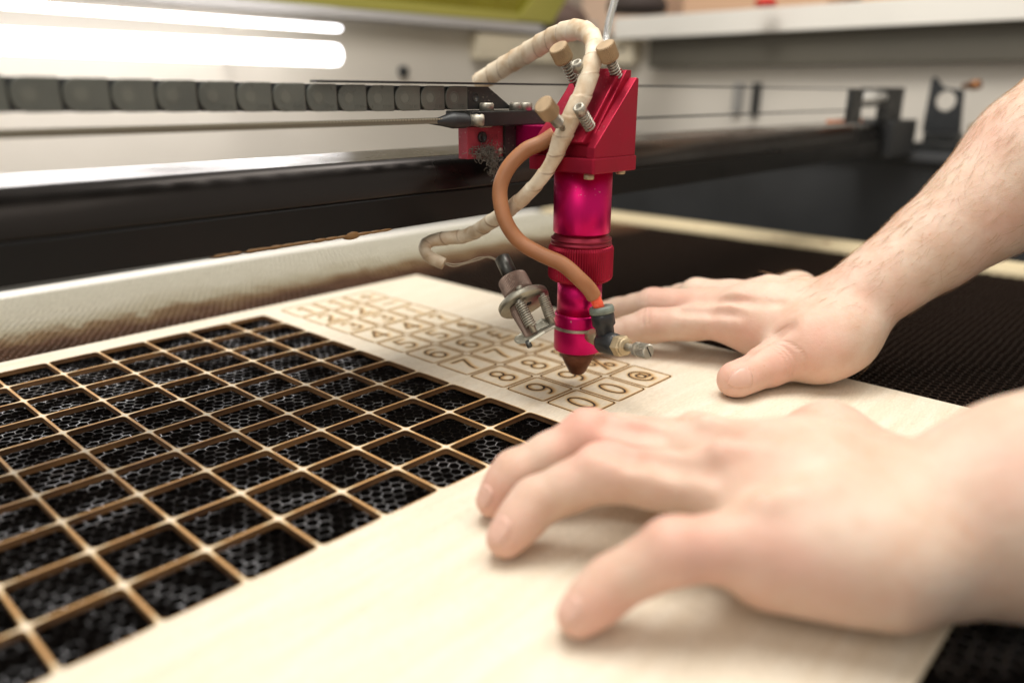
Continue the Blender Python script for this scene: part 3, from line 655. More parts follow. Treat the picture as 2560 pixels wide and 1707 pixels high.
# ================================================================== LASER HEAD
AX, AY = 1.5, 1.12
head = thing('cutting_head', 'magenta red laser head with a conical nozzle pointing down at the tile', 'laser head', (AX, AY, .3))
A0 = (AX, AY, 0); ZA = (0, 0, 1)
MB().lathe(A0, ZA, [(.305, 0), (.305, .06), (.30, .13), (.33, .155), (.50, .245), (.786, .375)], 64).build('nozzle_cone', CONE, head)
MB().lathe(A0, ZA, [(.786, .395), (.79, .44), (.81, .455), (1.47, .455), (1.50, .445), (1.515, .42)], 72).build('lower_collar', RED, head)
MB().lathe(A0, ZA, [(1.50, .41), (2.16, .41)], 64).build('lower_tube', RED, head)
MB().lathe(A0, ZA, [(2.12, .42), (2.13, .52), (2.17, .575), (2.21, .592), (2.72, .592), (2.76, .575), (2.79, .54)], knurl=80, kd=.016).build('knurled_ring', RED2, head)
T = MB(); T.lathe(A0, ZA, [(2.78, .52), (2.80, .555), (2.83, .555), (2.845, .52), (2.87, .52), (2.88, .55), (2.905, .55), (2.92, .50), (2.95, .50), (2.955, .46), (3.03, .46)], 64); T.build('thread_ring', mat('dusty_red_thread', (.30, .025, .05), .42, .75, .3, 200), head)
MB().lathe(A0, ZA, [(2.99, .46), (3.0, .50), (3.03, .515), (4.14, .515)], 72).build('upper_tube', RED, head)
T = MB()
bx0, bx1, by0, by1 = .86, 2.05, .43, 1.80; bz = 4.11
def bevpoly(x0, y0, x1, y1, c, z): return [(x0+c, y0, z), (x1-c, y0, z), (x1, y0+c, z), (x1, y1-c, z), (x1-c, y1, z), (x0+c, y1, z), (x0, y1-c, z), (x0, y0+c, z)]
MB().prism(bevpoly(bx0-.03, by0-.03, bx1+.03, by1+.03, .03, bz), (0, 0, .25), bev=.02).build('base_flange', RED2, head)
zt0, zt1 = 4.62, 5.62
T = MB()
# right and left cheeks, sloped mirror bed between
for ya, yb in ((by0, by0+.16), (by1-.16, by1)):
    T.prism([(bx0+.02, ya, bz+.25), (bx1, ya, bz+.25), (bx1, ya, zt1), (bx1-.06, ya, zt1+.02), (bx0+.02, ya, bz+.42)], (0, yb-ya, 0), bev=.012)
T.prism([(bx0+.12, by0+.16, bz+.25), (bx1, by0+.16, bz+.25), (bx1, by0+.16, zt1+.14), (bx1-.14, by0+.16, zt1+.14), (bx0+.12, by0+.16, bz+.50)], (0, by1-by0-.32, 0), bev=.012)
T.build('mirror_housing', RED2, head)
sn = Vector((-(zt1-bz-.3), 0, (bx1-bx0))).normalized()
MB().prism([(bx0-.02, by0+.22, bz+.50), (bx0+.10, by0+.22, bz+.44), (bx1-.10, by0+.22, zt1+.10), (bx1-.22, by0+.22, zt1+.17)], (0, by1-by0-.42, 0), bev=.02).build('mirror_plate', RED2, head)
def onslope(px, py, y):   # point at photo px,py on world plane y
    return YP(px, py, y)
def knob(pk, pe, y, y2):
    a = onslope(*pk, y); e = onslope(*pe, y2); d = (e-a); L_ = d.length; dn = d.normalized()
    k = MB().lathe(a, dn, [(-.10, 0), (-.10, .15), (-.085, .165), (.15, .165), (.19, .14), (.2, .09)], knurl=34, kd=.012).build('adjusting_screw', TAN, head)
    pts = []
    e1 = dn.orthogonal().normalized(); e2 = dn.cross(e1); turns = 7
    for i in range(turns*14+1):
        t_ = i/(turns*14); th = 2*PI*turns*t_; pts.append(a+dn*(.2+(L_-.2)*t_)+(e1*math.cos(th)+e2*math.sin(th))*.085)
    MB().tube(pts, .017, 8).build('spring', STEEL, k)
    MB().lathe(a, dn, [(.1, .05), (L_+.15, .05)], 16).build('screw_shank', STEEL, k)
r1 = lambda px, py: (918.74+px*.27367, py*.27367)
knob(r1(1735, 420), r1(1830, 665), .75, .72)
knob(r1(1345, 435), r1(1470, 690), 1.35, 1.33)
knob(r1(1225, 905), r1(1335, 1040), .95, .95)
def bolt(pa, pe, y):
    a = onslope(*pa, y); e = onslope(*pe, y); d = e-a; dn = d.normalized(); L_ = d.length
    k = MB().lathe(a, dn, [(.05, 0), (.05, .045), (-.02, .05), (-.03, .07), (-.02, .095), (.12, .1), (.13, .05)], 28).build('socket_bolt', STEEL, head)
    e1 = dn.orthogonal().normalized(); e2 = dn.cross(e1); pts = []
    for i in range(6*12+1):
        t_ = i/72; th = 2*PI*6*t_; pts.append(a+dn*(.13+(L_-.13)*t_)+(e1*math.cos(th)+e2*math.sin(th))*.085)
    MB().tube(pts, .017, 8).build('spring', STEEL, k)
bolt(r1(1500, 905), r1(1600, 1075), .62); bolt(r1(1480, 535), r1(1560, 720), 1.05)
for px, py, yy in ((1585, 1490, .6), (1850, 1455, .75)):
    a = YP(*r1(px, py), yy); MB().lathe((a.x, a.y, bz-.10), (0, 0, 1), [(0, .075), (.01, .085), (.10, .085)], 20).build('cap_screw', BRASS, head)

# air fitting
D0 = 14.2
r5 = lambda px, py: ((1040+px*.2636)*2352/2560, (630+py*.2636)*2352/2560)
fit = thing('air_fitting', 'black push-in air fitting with brass nut and knurled valve screw beside the nozzle', 'fitting', (1.9, .8, .9))
ft, fb = P(*r5(1757, 520), 13.65), P(*r5(1800, 800), 13.75)
dn = (fb-ft).normalized(); L_ = (fb-ft).length
MB().lathe(ft, dn, [(0, .10), (-.01, .11), (-.01, .205), (.03, .222), (.10, .222), (.12, .20)], 40).build('collet_ring', RINGM, fit)
el = P(*r5(1800, 858), 13.75)
T = MB(); T.lathe(ft, dn, [(.10, .195), (.18, .21), (L_*.6, .205), (L_*.68, .165), (L_, .16), (L_+.08, .14)], 40)
nd = (P(*r5(1960, 892), 13.4)-el).normalized()
T.lathe(el-nd*.16, nd, [(0, .10), (.03, .17), (.10, .20), (.36, .20), (.46, .185), (.48, .15)], 40); T.build('elbow_body', BLK, fit)
MB().lathe(el+nd*.30, nd, [(0, .19), (.02, .195), (.15, .195), (.17, .17), (.22, .15), (.24, .10)], 6, smooth=False).lathe(el+nd*.44, nd, [(0, .10), (.02, .155), (.08, .155), (.09, .1)], 28).build('hex_nut', BRASS, fit)
MB().lathe(el+nd*.5, nd, [(0, .07), (.32, .07)], 24).build('valve_stem', STEEL, fit)
k = MB().lathe(el+nd*.74, nd, [(0, .09), (.02, .125), (.08, .13), (.095, .105), (.13, .105), (.145, .13), (.31, .13), (.33, .115), (.33, 0)], knurl=30, kd=.012).build('valve_knob', STEEL, fit)
T = MB(); c = el+nd*1.073; up = Vector((.15, 0, 1)).normalized(); side = nd.cross(up).normalized(); up = side.cross(nd)
q = (up*.8+side*.55).normalized(); q2 = nd.cross(q)
T.add([c+q*.1+q2*.012, c-q*.1+q2*.012, c-q*.1-q2*.012, c+q*.1-q2*.012], [[0, 1, 2, 3]]); T.build('screw_slot', SOOT, k)
sb = el-nd*.1; cc = Vector((AX, AY, sb.z+.02)); MB().lathe(cc, (sb-cc).normalized(), [(.3, .13), ((sb-cc).length, .13)], 24).build('brass_stub', BRASS, fit)
# amber hose
hp = [r1(1300, 1130), (1245, 328), (1205, 347), (1166, 388), (1148, 440), (1160, 505), (1192, 553), (1240, 583), (1292, 607), (1330, 640), (1352, 662), (1364, 680)]
hd = [13.2, 13.25, 13.3, 13.35, 13.4, 13.4, 13.4, 13.35, 13.3, 13.3, 13.4, 13.5]
pts = spline([P(*q, d) for q, d in zip(hp, hd)], 14)
hs = thing('air_hose', 'amber orange silicone hose looping from the taped cable down to the air fitting', 'hose', P(1150, 440, 13.4))
MB().tube(pts, [.134]*len(pts), 28).build('outer_hose', HOSE, hs)
e0 = pts[-1]; MB().tube([P(1362, 676, 13.47), P(1373, 698, 13.56), P(1378, 712, 13.64)], [.10, .10, .10], 20).build('inner_tube', HOSEIN, hs)
# wrapped cable
def wrapped(path, deps, rad, step=.36):
    pts, rr = spline([P(*q, d) for q, d in zip(path, deps)], 26, rad)
    s = 0; R_ = []; seam = []; n = 28; T = MB(); prev = None; S_ = []
    for i, q in enumerate(pts):
        if prev is not None: s += float(np.linalg.norm(q-prev))
        prev = q; S_.append(s)
    # resample evenly
    S_ = np.array(S_); A = np.array(pts); m = int(S_[-1]/.018); ss = np.linspace(0, S_[-1], m)
    B = np.stack([np.interp(ss, S_, A[:, k]) for k in range(3)], 1); rb = np.interp(ss, S_, rr)
    tg = np.gradient(B, axis=0); tg /= np.linalg.norm(tg, axis=1)[:, None]
    u = Vector(tg[0]).orthogonal().normalized(); vs = []; sm = []
    for i in range(m):
        tv_ = Vector(tg[i]); u = (u-tv_*u.dot(tv_)).normalized(); v2 = tv_.cross(u)
        for k_ in range(n):
            th = 2*PI*k_/n; ph = (ss[i]/step+.22*math.sin(th)+.15*math.sin(ss[i]*2.1)) % 1
            r = rb[i]*(1+.10*(1-ph)-.03*math.exp(-((ph-.5)/.5)**2)+.018*math.sin(3*th+ss[i]*3))
            vs.append(Vector(B[i])+(u*math.cos(th)+v2*math.sin(th))*r); sm.append(max(math.exp(-(ph/.05)**2), math.exp(-((1-ph)/.03)**2))*(.55+.45*math.sin(ss[i]*3.7+th)))
    fs = [[i*n+k_, i*n+(k_+1) % n, (i+1)*n+(k_+1) % n, (i+1)*n+k_] for i in range(m-1) for k_ in range(n)]
    fs.append(list(range(n))[::-1]); fs.append([(m-1)*n+k_ for k_ in range(n)])
    T.add(vs, fs, 0, True); return T, sm
wc = thing('wrapped_cable', 'cream spiral-wrapped cable arching over the laser head and back down to the pointer', 'cable', P(1345, 75, 14))
path = [(1098, 192), (1140, 165), (1200, 128), (1262, 92), (1315, 70), (1352, 78), (1366, 112), (1357, 155), (1340, 212), (1316, 262), (1290, 320), (1268, 372), (1234, 420), (1190, 465), (1135, 505), (1075, 540), (1020, 548), (985, 556), (975, 572), (990, 592), (1020, 606)]
deps = [16.2, 15.9, 15.3, 14.6, 14.0, 13.6, 13.2, 12.9, 12.8, 12.8, 12.9, 13.05, 13.25, 13.6, 14.1, 14.8, 14.9, 14.9, 14.8, 14.7, 14.7]
rad = [.185, .19, .19, .188, .178, .165, .158, .155, .155, .16, .155, .120, .122, .130, .135, .13, .13, .115, .11, .115, .115]
T, sm = wrapped(path, deps, rad); o = T.build('cable_wrap', WRAP, wc); setattr_(o, 'seam', sm)
T = MB()
for off in (0, 5):
    T.tube(spline([P(1012, 600+off*.3, 14.65), P(1040, 607+off, 14.6), P(1070, 603+off*.5, 14.6), P(1100, 592+off, 14.6), P(1125, 592-off*.4, 14.6), P(1150, 604, 14.55)], 10), .014, 8)
T.build('lead_wires', mat('grey_brown_wire', (.3, .24, .16), .4), wc)
# pointer
PD = 14.15
pt = thing('laser_pointer', 'small red-dot pointer in a spring-mounted steel disc clamped to the nozzle collar', 'pointer', P(*r5(1025, 560), PD))
rt, dw, fw = Vector(RM[0]), Vector(RM[1]), Vector(RM[2])
pa = (rt*.40+dw*.85-fw*.36).normalized()
def along(px, py, d=PD): return P(*r5(px, py), d)
dc = along(1022, 478)
def axpt(h): return dc+pa*h
MB().lathe(dc, pa, [(-1.02, 0), (-1.02, .12), (-1.0, .145), (-.5, .145)], 36).build('pointer_barrel', GREY, pt)
MB().lathe(dc, pa, [(-.56, .15), (-.54, .27), (-.50, .285), (-.22, .285), (-.18, .26), (-.10, .2)], knurl=60, kd=.010).build('knurled_nut', BRN, pt)
MB().lathe(dc, pa, [(-.07, 0), (-.07, .47), (-.05, .485), (.03, .485), (.05, .47), (.05, 0)], 64).build('steel_disc', ZINC, pt)
MB().lathe(along(1030, 435, 13.9)-pa*.25, pa, [(0, .05), (.02, .07), (.1, .07)], 20).lathe(along(925, 395, 13.9), pa, [(-.02, 0), (0, .085), (.12, .085)], 24).build('disc_screw', STEEL, pt)
MB().lathe(along(985, 560, 14.0), pa, [(-.1, .15), (.0, .17), (.52, .12), (.58, .09)], knurl=30, kd=.010).build('lower_barrel', BRN, pt)
hole = along(1068, 487, 13.86); MB().lathe(hole, pa, [(0, .055), (.012, .055), (.014, 0)], 20).build('disc_hole', SOOT, pt)
for (a1, b1), (a2, b2), dd in (((985, 480), (1095, 705), 13.75), ((1205, 420), (1275, 625), 13.95)):
    A_, B_ = along(a1, b1, dd), along(a2, b2, dd-.05); d = (B_-A_); dn_ = d.normalized(); e1 = dn_.orthogonal().normalized(); e2 = dn_.cross(e1); pts = []
    for i in range(11*14+1):
        t_ = i/154; th = 2*PI*11*t_; pts.append(A_+d*t_+(e1*math.cos(th)+e2*math.sin(th))*.088)
    s_ = MB().tube(pts, .0165, 8).build('spring', STEEL, pt); MB().lathe(A_, dn_, [(-.05, .05), (d.length+.12, .05)], 14).build('spring_core', STEEL, s_)
# clamp plate below springs and band round the collar
e1 = pa
pc = [along(938, 850, 13.80), along(950, 825, 13.86), along(1198, 648, 13.95), along(1320, 668, 13.95), along(1325, 712, 13.78), along(1225, 765, 13.66), along(1070, 862, 13.62), along(965, 872, 13.72)]
T = MB(); T.prism(pc, -pa*.045)
zb = 1.225; ro = .475; vs = []; fs = []; n = 64
for k_ in range(n+1):
    th = 2*PI*k_/n
    for r_, z_ in ((.456, zb), (ro+.02, zb), (ro+.02, zb+.05), (.456, zb+.05)): vs.append((AX+r_*math.cos(th), AY+r_*math.sin(th), z_))
for k_ in range(n):
    for q in range(4): fs.append([k_*4+q, k_*4+(q+1) % 4, (k_+1)*4+(q+1) % 4, (k_+1)*4+q])
T.add(vs, fs); T.build('clamp_plate', ZINC, pt)
MB().lathe(along(1055, 845, 13.68), pa, [(0, .05), (.12, .05), (.13, .03)], 16).build('screw_tip', GREY, pt)
# clear tube
T = MB(); pts = spline([P(1420, -40, 16), P(1412, 0, 16), P(1400, 45, 16), P(1393, 85, 16), P(1390, 120, 15.8)], 8); T.tube(pts, .075, 16)
tag(T.build('clear_tube', CLEAR, origin=P(1400, 50, 16)), 'thin clear plastic tube rising behind the laser head', 'tube')

# ================================================================== HANDS (signed-distance modelling, one continuous surface each)
def surface_nets(f, org, h):
    nx, ny, nz = f.shape; ins = f < 0
    c = ins[:-1, :-1, :-1].astype(np.int8)
    cnt = np.zeros((nx-1, ny-1, nz-1), np.int8)
    for dx in (0, 1):
        for dy in (0, 1):
            for dz in (0, 1): cnt += ins[dx:nx-1+dx, dy:ny-1+dy, dz:nz-1+dz]
    act = np.argwhere((cnt > 0) & (cnt < 8)); idx = -np.ones((nx-1, ny-1, nz-1), np.int64); idx[tuple(act.T)] = np.arange(len(act))
    acc = np.zeros((len(act), 3)); num = np.zeros(len(act)); cor = [(a, b, c_) for a in (0, 1) for b in (0, 1) for c_ in (0, 1)]
    vals = {q: f[act[:, 0]+q[0], act[:, 1]+q[1], act[:, 2]+q[2]] for q in cor}
    for a in cor:
        for ax in range(3):
            if a[ax] == 0:
                b = list(a); b[ax] = 1; b = tuple(b); va, vb = vals[a], vals[b]; m = (va < 0) != (vb < 0)
                t_ = va[m]/(va[m]-vb[m]); p_ = np.tile(np.array(a, float), (m.sum(), 1)); p_[:, ax] += t_; acc[m] += p_; num[m] += 1
    V = (act+acc/num[:, None])*h+org; quads = []
    for ax in range(3):
        sl = [slice(1, -1)]*3; sl[ax] = slice(0, -1); lo = ins[tuple(sl)]; s2 = list(sl); s2[ax] = slice(1, None); hi = ins[tuple(s2)]
        E = np.argwhere(lo != hi); off = np.array([1, 1, 1]); off[ax] = 0; E = E+off; flip = ins[tuple(E.T)]
        o1, o2 = [(1, 2), (2, 0), (0, 1)][ax]; d1 = np.zeros(3, int); d1[o1] = 1; d2 = np.zeros(3, int); d2[o2] = 1
        ok = np.all(E < np.array(idx.shape), axis=1); E = E[ok]; flip = flip[ok]
        q = np.stack([idx[tuple((E-d1-d2).T)], idx[tuple((E-d2).T)], idx[tuple(E.T)], idx[tuple((E-d1).T)]], 1)
        q = q[(q >= 0).all(1)] if (q < 0).any() else q
        fl = flip[:len(q)]; q[~fl] = q[~fl][:, ::-1]; quads.append(q)
    return V, np.concatenate(quads)
def sd_cone(X, a, b, ra, rb, flat=None):
    a = np.array(a, np.float32); b = np.array(b, np.float32); d = b-a; L2 = float(d@d)
    P_ = X-a; t_ = np.clip((P_@d)/L2, 0, 1); q = P_-t_[..., None]*d
    if flat is not None:      # (unit normal, factor): squash along normal
        nv = np.array(flat[0], np.float32); c = q@nv; q = q+(c*(flat[1]-1))[..., None]*nv
    return np.linalg.norm(q, axis=-1)-(ra+(rb-ra)*t_)
class Sdf:
    def __init__(s, lo, hi, h):
        s.lo = np.array(lo, np.float32); s.h = h; s.n = np.ceil((np.array(hi)-np.array(lo))/h).astype(int)+1
        s.f = np.full(tuple(s.n), 2.0, np.float32)
    def region(s, pts, m):
        pts = np.array(pts); a = np.maximum(((pts.min(0)-m-s.lo)/s.h).astype(int), 0); b = np.minimum(((pts.max(0)+m-s.lo)/s.h).astype(int)+2, s.n)
        ax = [s.lo[k]+s.h*np.arange(a[k], b[k], dtype=np.float32) for k in range(3)]
        return tuple(slice(a[k], b[k]) for k in range(3)), np.stack(np.meshgrid(*ax, indexing='ij'), -1)
    def cone(s, a, b, ra, rb, k=.15, flat=None):
        sl, X = s.region([a, b], max(ra, rb)*1.6+k+.1)
        if X.size == 0: return
        d = sd_cone(X, a, b, ra, rb, flat); g_ = s.f[sl]; hh = np.maximum(k-np.abs(g_-d), 0)/k; s.f[sl] = np.minimum(g_, d)-hh*hh*k*.25
    def cut(s, a, b, r, depth, k=.06):   # shallow groove
        sl, X = s.region([a, b], r+k+.1); d = -sd_cone(X, a, b, r, r); g_ = s.f[sl]; hh = np.maximum(k-np.abs(g_-d), 0)/k; s.f[sl] = np.maximum(g_, d)+hh*hh*k*.25
    def floor(s, z, k=.1):
        zz = s.lo[2]+s.h*np.arange(s.n[2], dtype=np.float32); d = (z-zz)[None, None, :]; hh = np.maximum(k-np.abs(s.f-d), 0)/k; s.f = np.maximum(s.f, d)+hh*hh*k*.25
def v3(p): return np.array(p, float)
def finger(S, js, rs, k=.12):
    for i in range(len(js)-1):
        m = (v3(js[i])+v3(js[i+1]))/2; rm = (rs[i]+rs[i+1])/2*(.93 if i < len(js)-2 else 1.0); S.cone(js[i], m, rs[i], rm, k); S.cone(m, js[i+1], rm, rs[i+1]*(1.02 if i < len(js)-2 else 1), k)
def tendon(S, mcp, wr_, up, r0, r1):
    a, b = v3(mcp)+v3(up)*r0, v3(wr_)+v3(up)*r1; m = a*.5+b*.5; S.cone(a, m, .15, .10, .14); S.cone(m, m*.3+b*.7, .10, .06, .14)
def sample(S, p):
    q = (v3(p)-S.lo)/S.h; q = np.clip(q, 0, S.n-1.001); i = np.clip(q.astype(int), 0, S.n-2); t_ = q-i; f = S.f[i[0]:i[0]+2, i[1]:i[1]+2, i[2]:i[2]+2]
    w_ = [np.array([1-t_[k], t_[k]]) for k in range(3)]; return float(np.einsum('ijk,i,j,k', f, *w_))
def march(S, p, d, mx=1.2):     # from inside p outward along d to the surface
    p = v3(p); d = v3(d)/np.linalg.norm(d); t_ = 0
    while t_ < mx and sample(S, p+d*t_) < 0: t_ += .01
    return p+d*t_
def nail(S, tip, prev, up, rad, ln, wd, parent, off=.42, nm='fingernail', outline=False):
    ax = v3(tip)-v3(prev); ax /= np.linalg.norm(ax); up = v3(up); up -= ax*(up@ax); up /= np.linalg.norm(up); sd = np.cross(ax, up); T = MB(); n, m = 12, 14; vs = []
    for i in range(m+1):
        for j in range(n+1):
            s_ = -1+2*i/m; a = (-1+2*j/n)
            wfac = math.sqrt(max(.05, 1-.80*abs(s_)**4)); rl = ln*(1-.22*a*a if s_ > 0 else 1-.06*a*a)
            L_ = rad*off-ln*.5+s_*rl*.5; an = a*wd*wfac; dr = up*math.cos(an)+sd*math.sin(an)
            if L_ > 0: ph = L_/rad; dr = dr*math.cos(ph)+ax*math.sin(ph); c = v3(tip)
            else: c = v3(tip)+ax*L_
            q = march(S, c, dr); vs.append(q+dr*(.004-.012*max(0, abs(a)-.8)*5-.012*max(0, -s_-.8)*5))
    if outline: return [vs[i*(n+1)] for i in range(m+1)]+[vs[m*(n+1)+j] for j in range(n+1)]+[vs[i*(n+1)+n] for i in range(m, -1, -1)]+[vs[j] for j in range(n, -1, -1)]
    fs = [[i*(n+1)+j, i*(n+1)+j+1, (i+1)*(n+1)+j+1, (i+1)*(n+1)+j] for i in range(m) for j in range(n)]
    T.add(vs, fs, 0, True); o = T.build(nm, NAIL, parent)
    md = o.modifiers.new('s', 'SOLIDIFY'); md.thickness = .010*U; md.offset = 0; return o
def hit(S, px, py):
    t_ = 6.0
    while t_ < 20 and sample(S, v3(P(px, py, t_))) >= 0: t_ += .02
    return v3(P(px, py, t_))
def mesh_arm(S, name, parent, label, joints, creases):
    V, Q = surface_nets(S.f, S.lo, S.h)
    # laplacian smooth once
    e = np.concatenate([Q[:, [0, 1]], Q[:, [1, 2]], Q[:, [2, 3]], Q[:, [3, 0]]]); 
    for it in range(3):
        acc = np.zeros_like(V); cn = np.zeros(len(V)); np.add.at(acc, e[:, 0], V[e[:, 1]]); np.add.at(acc, e[:, 1], V[e[:, 0]]); np.add.at(cn, e[:, 0], 1); np.add.at(cn, e[:, 1], 1)
        V = V*.4+.6*acc/np.maximum(cn, 1)[:, None]
    base = BASE[parent.name]; me = bpy.data.meshes.new(name)
    me.vertices.add(len(V)); me.vertices.foreach_set('co', ((V-np.array(base))*U).astype(np.float32).ravel())
    me.loops.add(Q.size); me.loops.foreach_set('vertex_index', Q.astype(np.int32).ravel()); me.polygons.add(len(Q))
    me.polygons.foreach_set('loop_start', np.arange(0, Q.size, 4, dtype=np.int32)); me.polygons.foreach_set('use_smooth', np.ones(len(Q), bool)); me.update(calc_edges=True); me.validate()
    me.materials.append(SKIN); o = bpy.data.objects.new(name, me); C.objects.link(o); o.parent = parent; BASE[o.name] = base
    if label: o['label'] = label
    fl = np.zeros(len(V))
    for c, r, a in joints: fl = np.maximum(fl, a*np.exp(-(np.linalg.norm(V-v3(c), axis=1)/r)**2))
    setattr_(o, 'flush', fl)
    cr = np.zeros(len(V))
    for pl in creases:
        for a, b in zip(pl[:-1], pl[1:]):
            a, b = v3(a), v3(b); d = b-a; t_ = np.clip(((V-a)@d)/(d@d+1e-9), 0, 1); cr = np.maximum(cr, np.exp(-(np.linalg.norm(V-a-t_[:, None]*d, axis=1)/.035)**2))
    setattr_(o, 'crease', cr); return o, V, Q
person = thing('person', 'person reaching in from the right, both bare hands pressing the plywood flat', 'person', (12, -14, 0))
UPV = Vector((0, 0, 1))
def Zp(px, py, z):
    s = 2560/2352; v = RM.T @ np.array([(px*s-1280)/F, (py*s-853.5)/F, 1.]); return CAM+v*(z-CAM[2])/v[2]
toc = -RM[2]  # towards camera
# ---- far (right) hand
def far_hand():
    S = Sdf((1.6, -13.5, -.08), (15.0, 4.2, 9.6), .052)
    wr = v3(P(1945, 706, 15.3)); e1_ = v3(P(2148, 560, 15.2)); e2_ = v3(P(2397, 374, 14.9)); e3_ = v3(P(2760, 90, 14.9))
    fl = (toc/np.linalg.norm(toc)*1.0, .80)
    S.cone(wr, e1_, .74, .88, .2); S.cone(e1_, e2_, .88, 1.40, .2); S.cone(e2_, e3_, 1.40, 1.75, .3)
    im, ip, idp, it = Zp(1700, 733, .95), Zp(1492, 748, .62), Zp(1400, 772, .40), Zp(1330, 795, .26)
    mm, mp, mdp, mt = Zp(1715, 706, 1.15), Zp(1500, 700, .80), Zp(1420, 715, .45), Zp(1350, 730, .26)
    rm_, rp, rd, r_t = Zp(1760, 686, 1.12), Zp(1600, 676, .95), Zp(1530, 690, .5), Zp(1470, 700, .26)
    pm, pp, pd_, ptp = Zp(1830, 672, .95), Zp(1730, 672, .8), Zp(1670, 682, .4), Zp(1620, 690, .26)
    finger(S, [im, ip, idp, it], [.43, .365, .31, .25], .14); finger(S, [mm, mp, mdp, mt], [.43, .37, .31, .26], .14)
    finger(S, [rm_, rp, rd, r_t], [.42, .36, .30, .25], .14); finger(S, [pm, pp, pd_, ptp], [.38, .31, .27, .22], .14)
    # palm
    w1, w2, w3_ = wr+v3((-.10, -.25, -.25)), wr+v3((.15, .1, 0)), wr+v3((.55, .2, -.1))
    S.cone(w1, im, .58, .47, .3); S.cone(w2, mm, .58, .46, .25); S.cone(w3_, rm_, .52, .44, .25); S.cone(w3_+v3((.1, 0, -.2)), pm, .5, .40, .25)
    S.cone(im, pm, .46, .40, .35)
    S.cone(wr+v3((-.3, .1, -.5)), (im+mm)/2+v3((0, -.5, -.4)), .62, .40, .5)
    for q_, w_, r_ in ((im, w1, .34), (mm, w2, .34), (rm_, w3_, .33)): tendon(S, q_, w_, (-.1, -.1, 1), r_+.06, .44)
    # thumb
    tm, ti, tt = Zp(1862, 788, .80), Zp(1765, 838, .44), Zp(1690, 872, .33)
    tc_ = v3(P(1915, 775, 14.9))
    S.cone(tc_, tm, .66, .56, .4); S.cone(tm, ti, .52, .40, .25); S.cone(ti, tt, .40, .355, .15)
    S.cone(tm, im+(wr-im)*.35+v3((0, 0, -.35)), .50, .45, .5)
    S.cone(v3(P(1890, 812, 14.75)), v3(P(1928, 782, 15.0)), .48, .50, .5)   # heel of the hand
    S.cone(v3(P(1868, 752, 14.9)), v3(P(1872, 768, 14.8)), .20, .22, .5)
    # web crease between thumb and index
    wl = [(1700, 820), (1722, 806), (1750, 788), (1782, 766), (1812, 750)]; h_ = [hit(S, *q) for q in wl]
    for a, b in zip(h_[:-1], h_[1:]): S.cut(a+toc*.03, b+toc*.03, .10, 0, .14)
    for q_ in ([(1560, 712), (1630, 716), (1700, 722)], [(1640, 690), (1720, 690), (1790, 695)]):
        h_ = [hit(S, *q) for q in q_]
        for a, b in zip(h_[:-1], h_[1:]): S.cut(a+toc*.06, b+toc*.06, .09, 0, .12)
    S.cone(ti+toc*.10, ti+toc*.10+v3((.03, -.05, 0)), .33, .33, .15)
    S.floor(.008, .08)
    j = [(ti+toc*.3, .45, .45), (tt, .5, .55), (ip+v3((0, 0, .3)), .4, .4), (mp+v3((0, 0, .3)), .4, .35), (im+v3((0, 0, .4)), .5, .2), (it, .5, .5), (wr+toc, .5, .12), (tm+toc*.5, .5, .25)]
    ax = ti-tt; ax /= np.linalg.norm(ax); up = toc+v3((0, 0, .55)); up -= ax*(up@ax); up /= np.linalg.norm(up); sd = np.cross(ax, up)
    crs = []
    for off, w_ in ((-.10, .9), (-.02, 1.0), (.06, 1.0), (.16, .8)):
        crs.append([march(S, ti+ax*(off+.03*math.sin(a*3)), up*math.cos(a)+sd*math.sin(a)) for a in np.linspace(-w_, w_, 7)])
    for c, d0 in ((ip, im-ip), (mp, mm-mp)):
        a_ = d0/np.linalg.norm(d0); u_ = v3((0, 0, 1))-a_*a_[2]; u_ /= np.linalg.norm(u_); s_ = np.cross(a_, u_)
        for off in (-.06, .06): crs.append([march(S, c+a_*off, u_*math.cos(a)+s_*math.sin(a)) for a in np.linspace(-1.2, 1.2, 7)])
    crs.append(nail(S, tt, ti, toc+v3((0, 0, .12)), .355, .56, .64, None, 1.30, outline=True)); crs.append([hit(S, *q) for q in wl])
    o, V, Q = mesh_arm(S, 'arm', person, 'bare right forearm with the hand flat on the board behind the nozzle', j, crs)
    nail(S, tt, ti, toc+v3((0, 0, .12)), .355, .50, .56, o, 1.22)
    # hair on the forearm
    T = MB(); ax_ = [(wr, e1_), (e1_, e2_)]; q_ = []
    import mathutils
    tri = Q[rng.integers(0, len(Q), 60000)]; cen = V[tri].mean(1); nr = np.cross(V[tri[:, 1]]-V[tri[:, 0]], V[tri[:, 2]]-V[tri[:, 0]]); nr /= np.linalg.norm(nr, axis=1)[:, None]+1e-9
    ad = (e2_-wr)/np.linalg.norm(e2_-wr); tpar = (cen-wr)@ad; cnt_ = 0
    for c, n_, t_ in zip(cen, nr, tpar):
        if t_ < -.5 or t_ > 6 or cnt_ > 1300: continue
        rel = c-(wr+ad*t_); out = rel/np.linalg.norm(rel)
        if n_@out < 0: n_ = -n_
        side = out@(-RM[1])   # upward side of arm has most hair
        if n_@toc < -.35 or rng.random() > (.25+.75*max(0, side))*(.35+.65*min(1, max(0, t_+.4)/1.2)): continue
        g_ = -ad+out*.25+rng.normal(size=3)*.28; tan = g_-n_*(g_@n_); tan /= np.linalg.norm(tan); ln = rng.uniform(.14, .36); pts = [c+tan*ln*s_+n_*(.012+.10*ln*s_*(1.6-s_)) for s_ in (0, .25, .5, .75, 1.0)]
        bend = np.cross(tan, n_)*rng.normal()*.12*ln; pts = [p_+bend*s_*s_ for p_, s_ in zip(pts, (0, .25, .5, .75, 1))]
        T.tube(pts, [.0019, .0018, .0016, .0012, .0007], 4, caps=False); cnt_ += 1
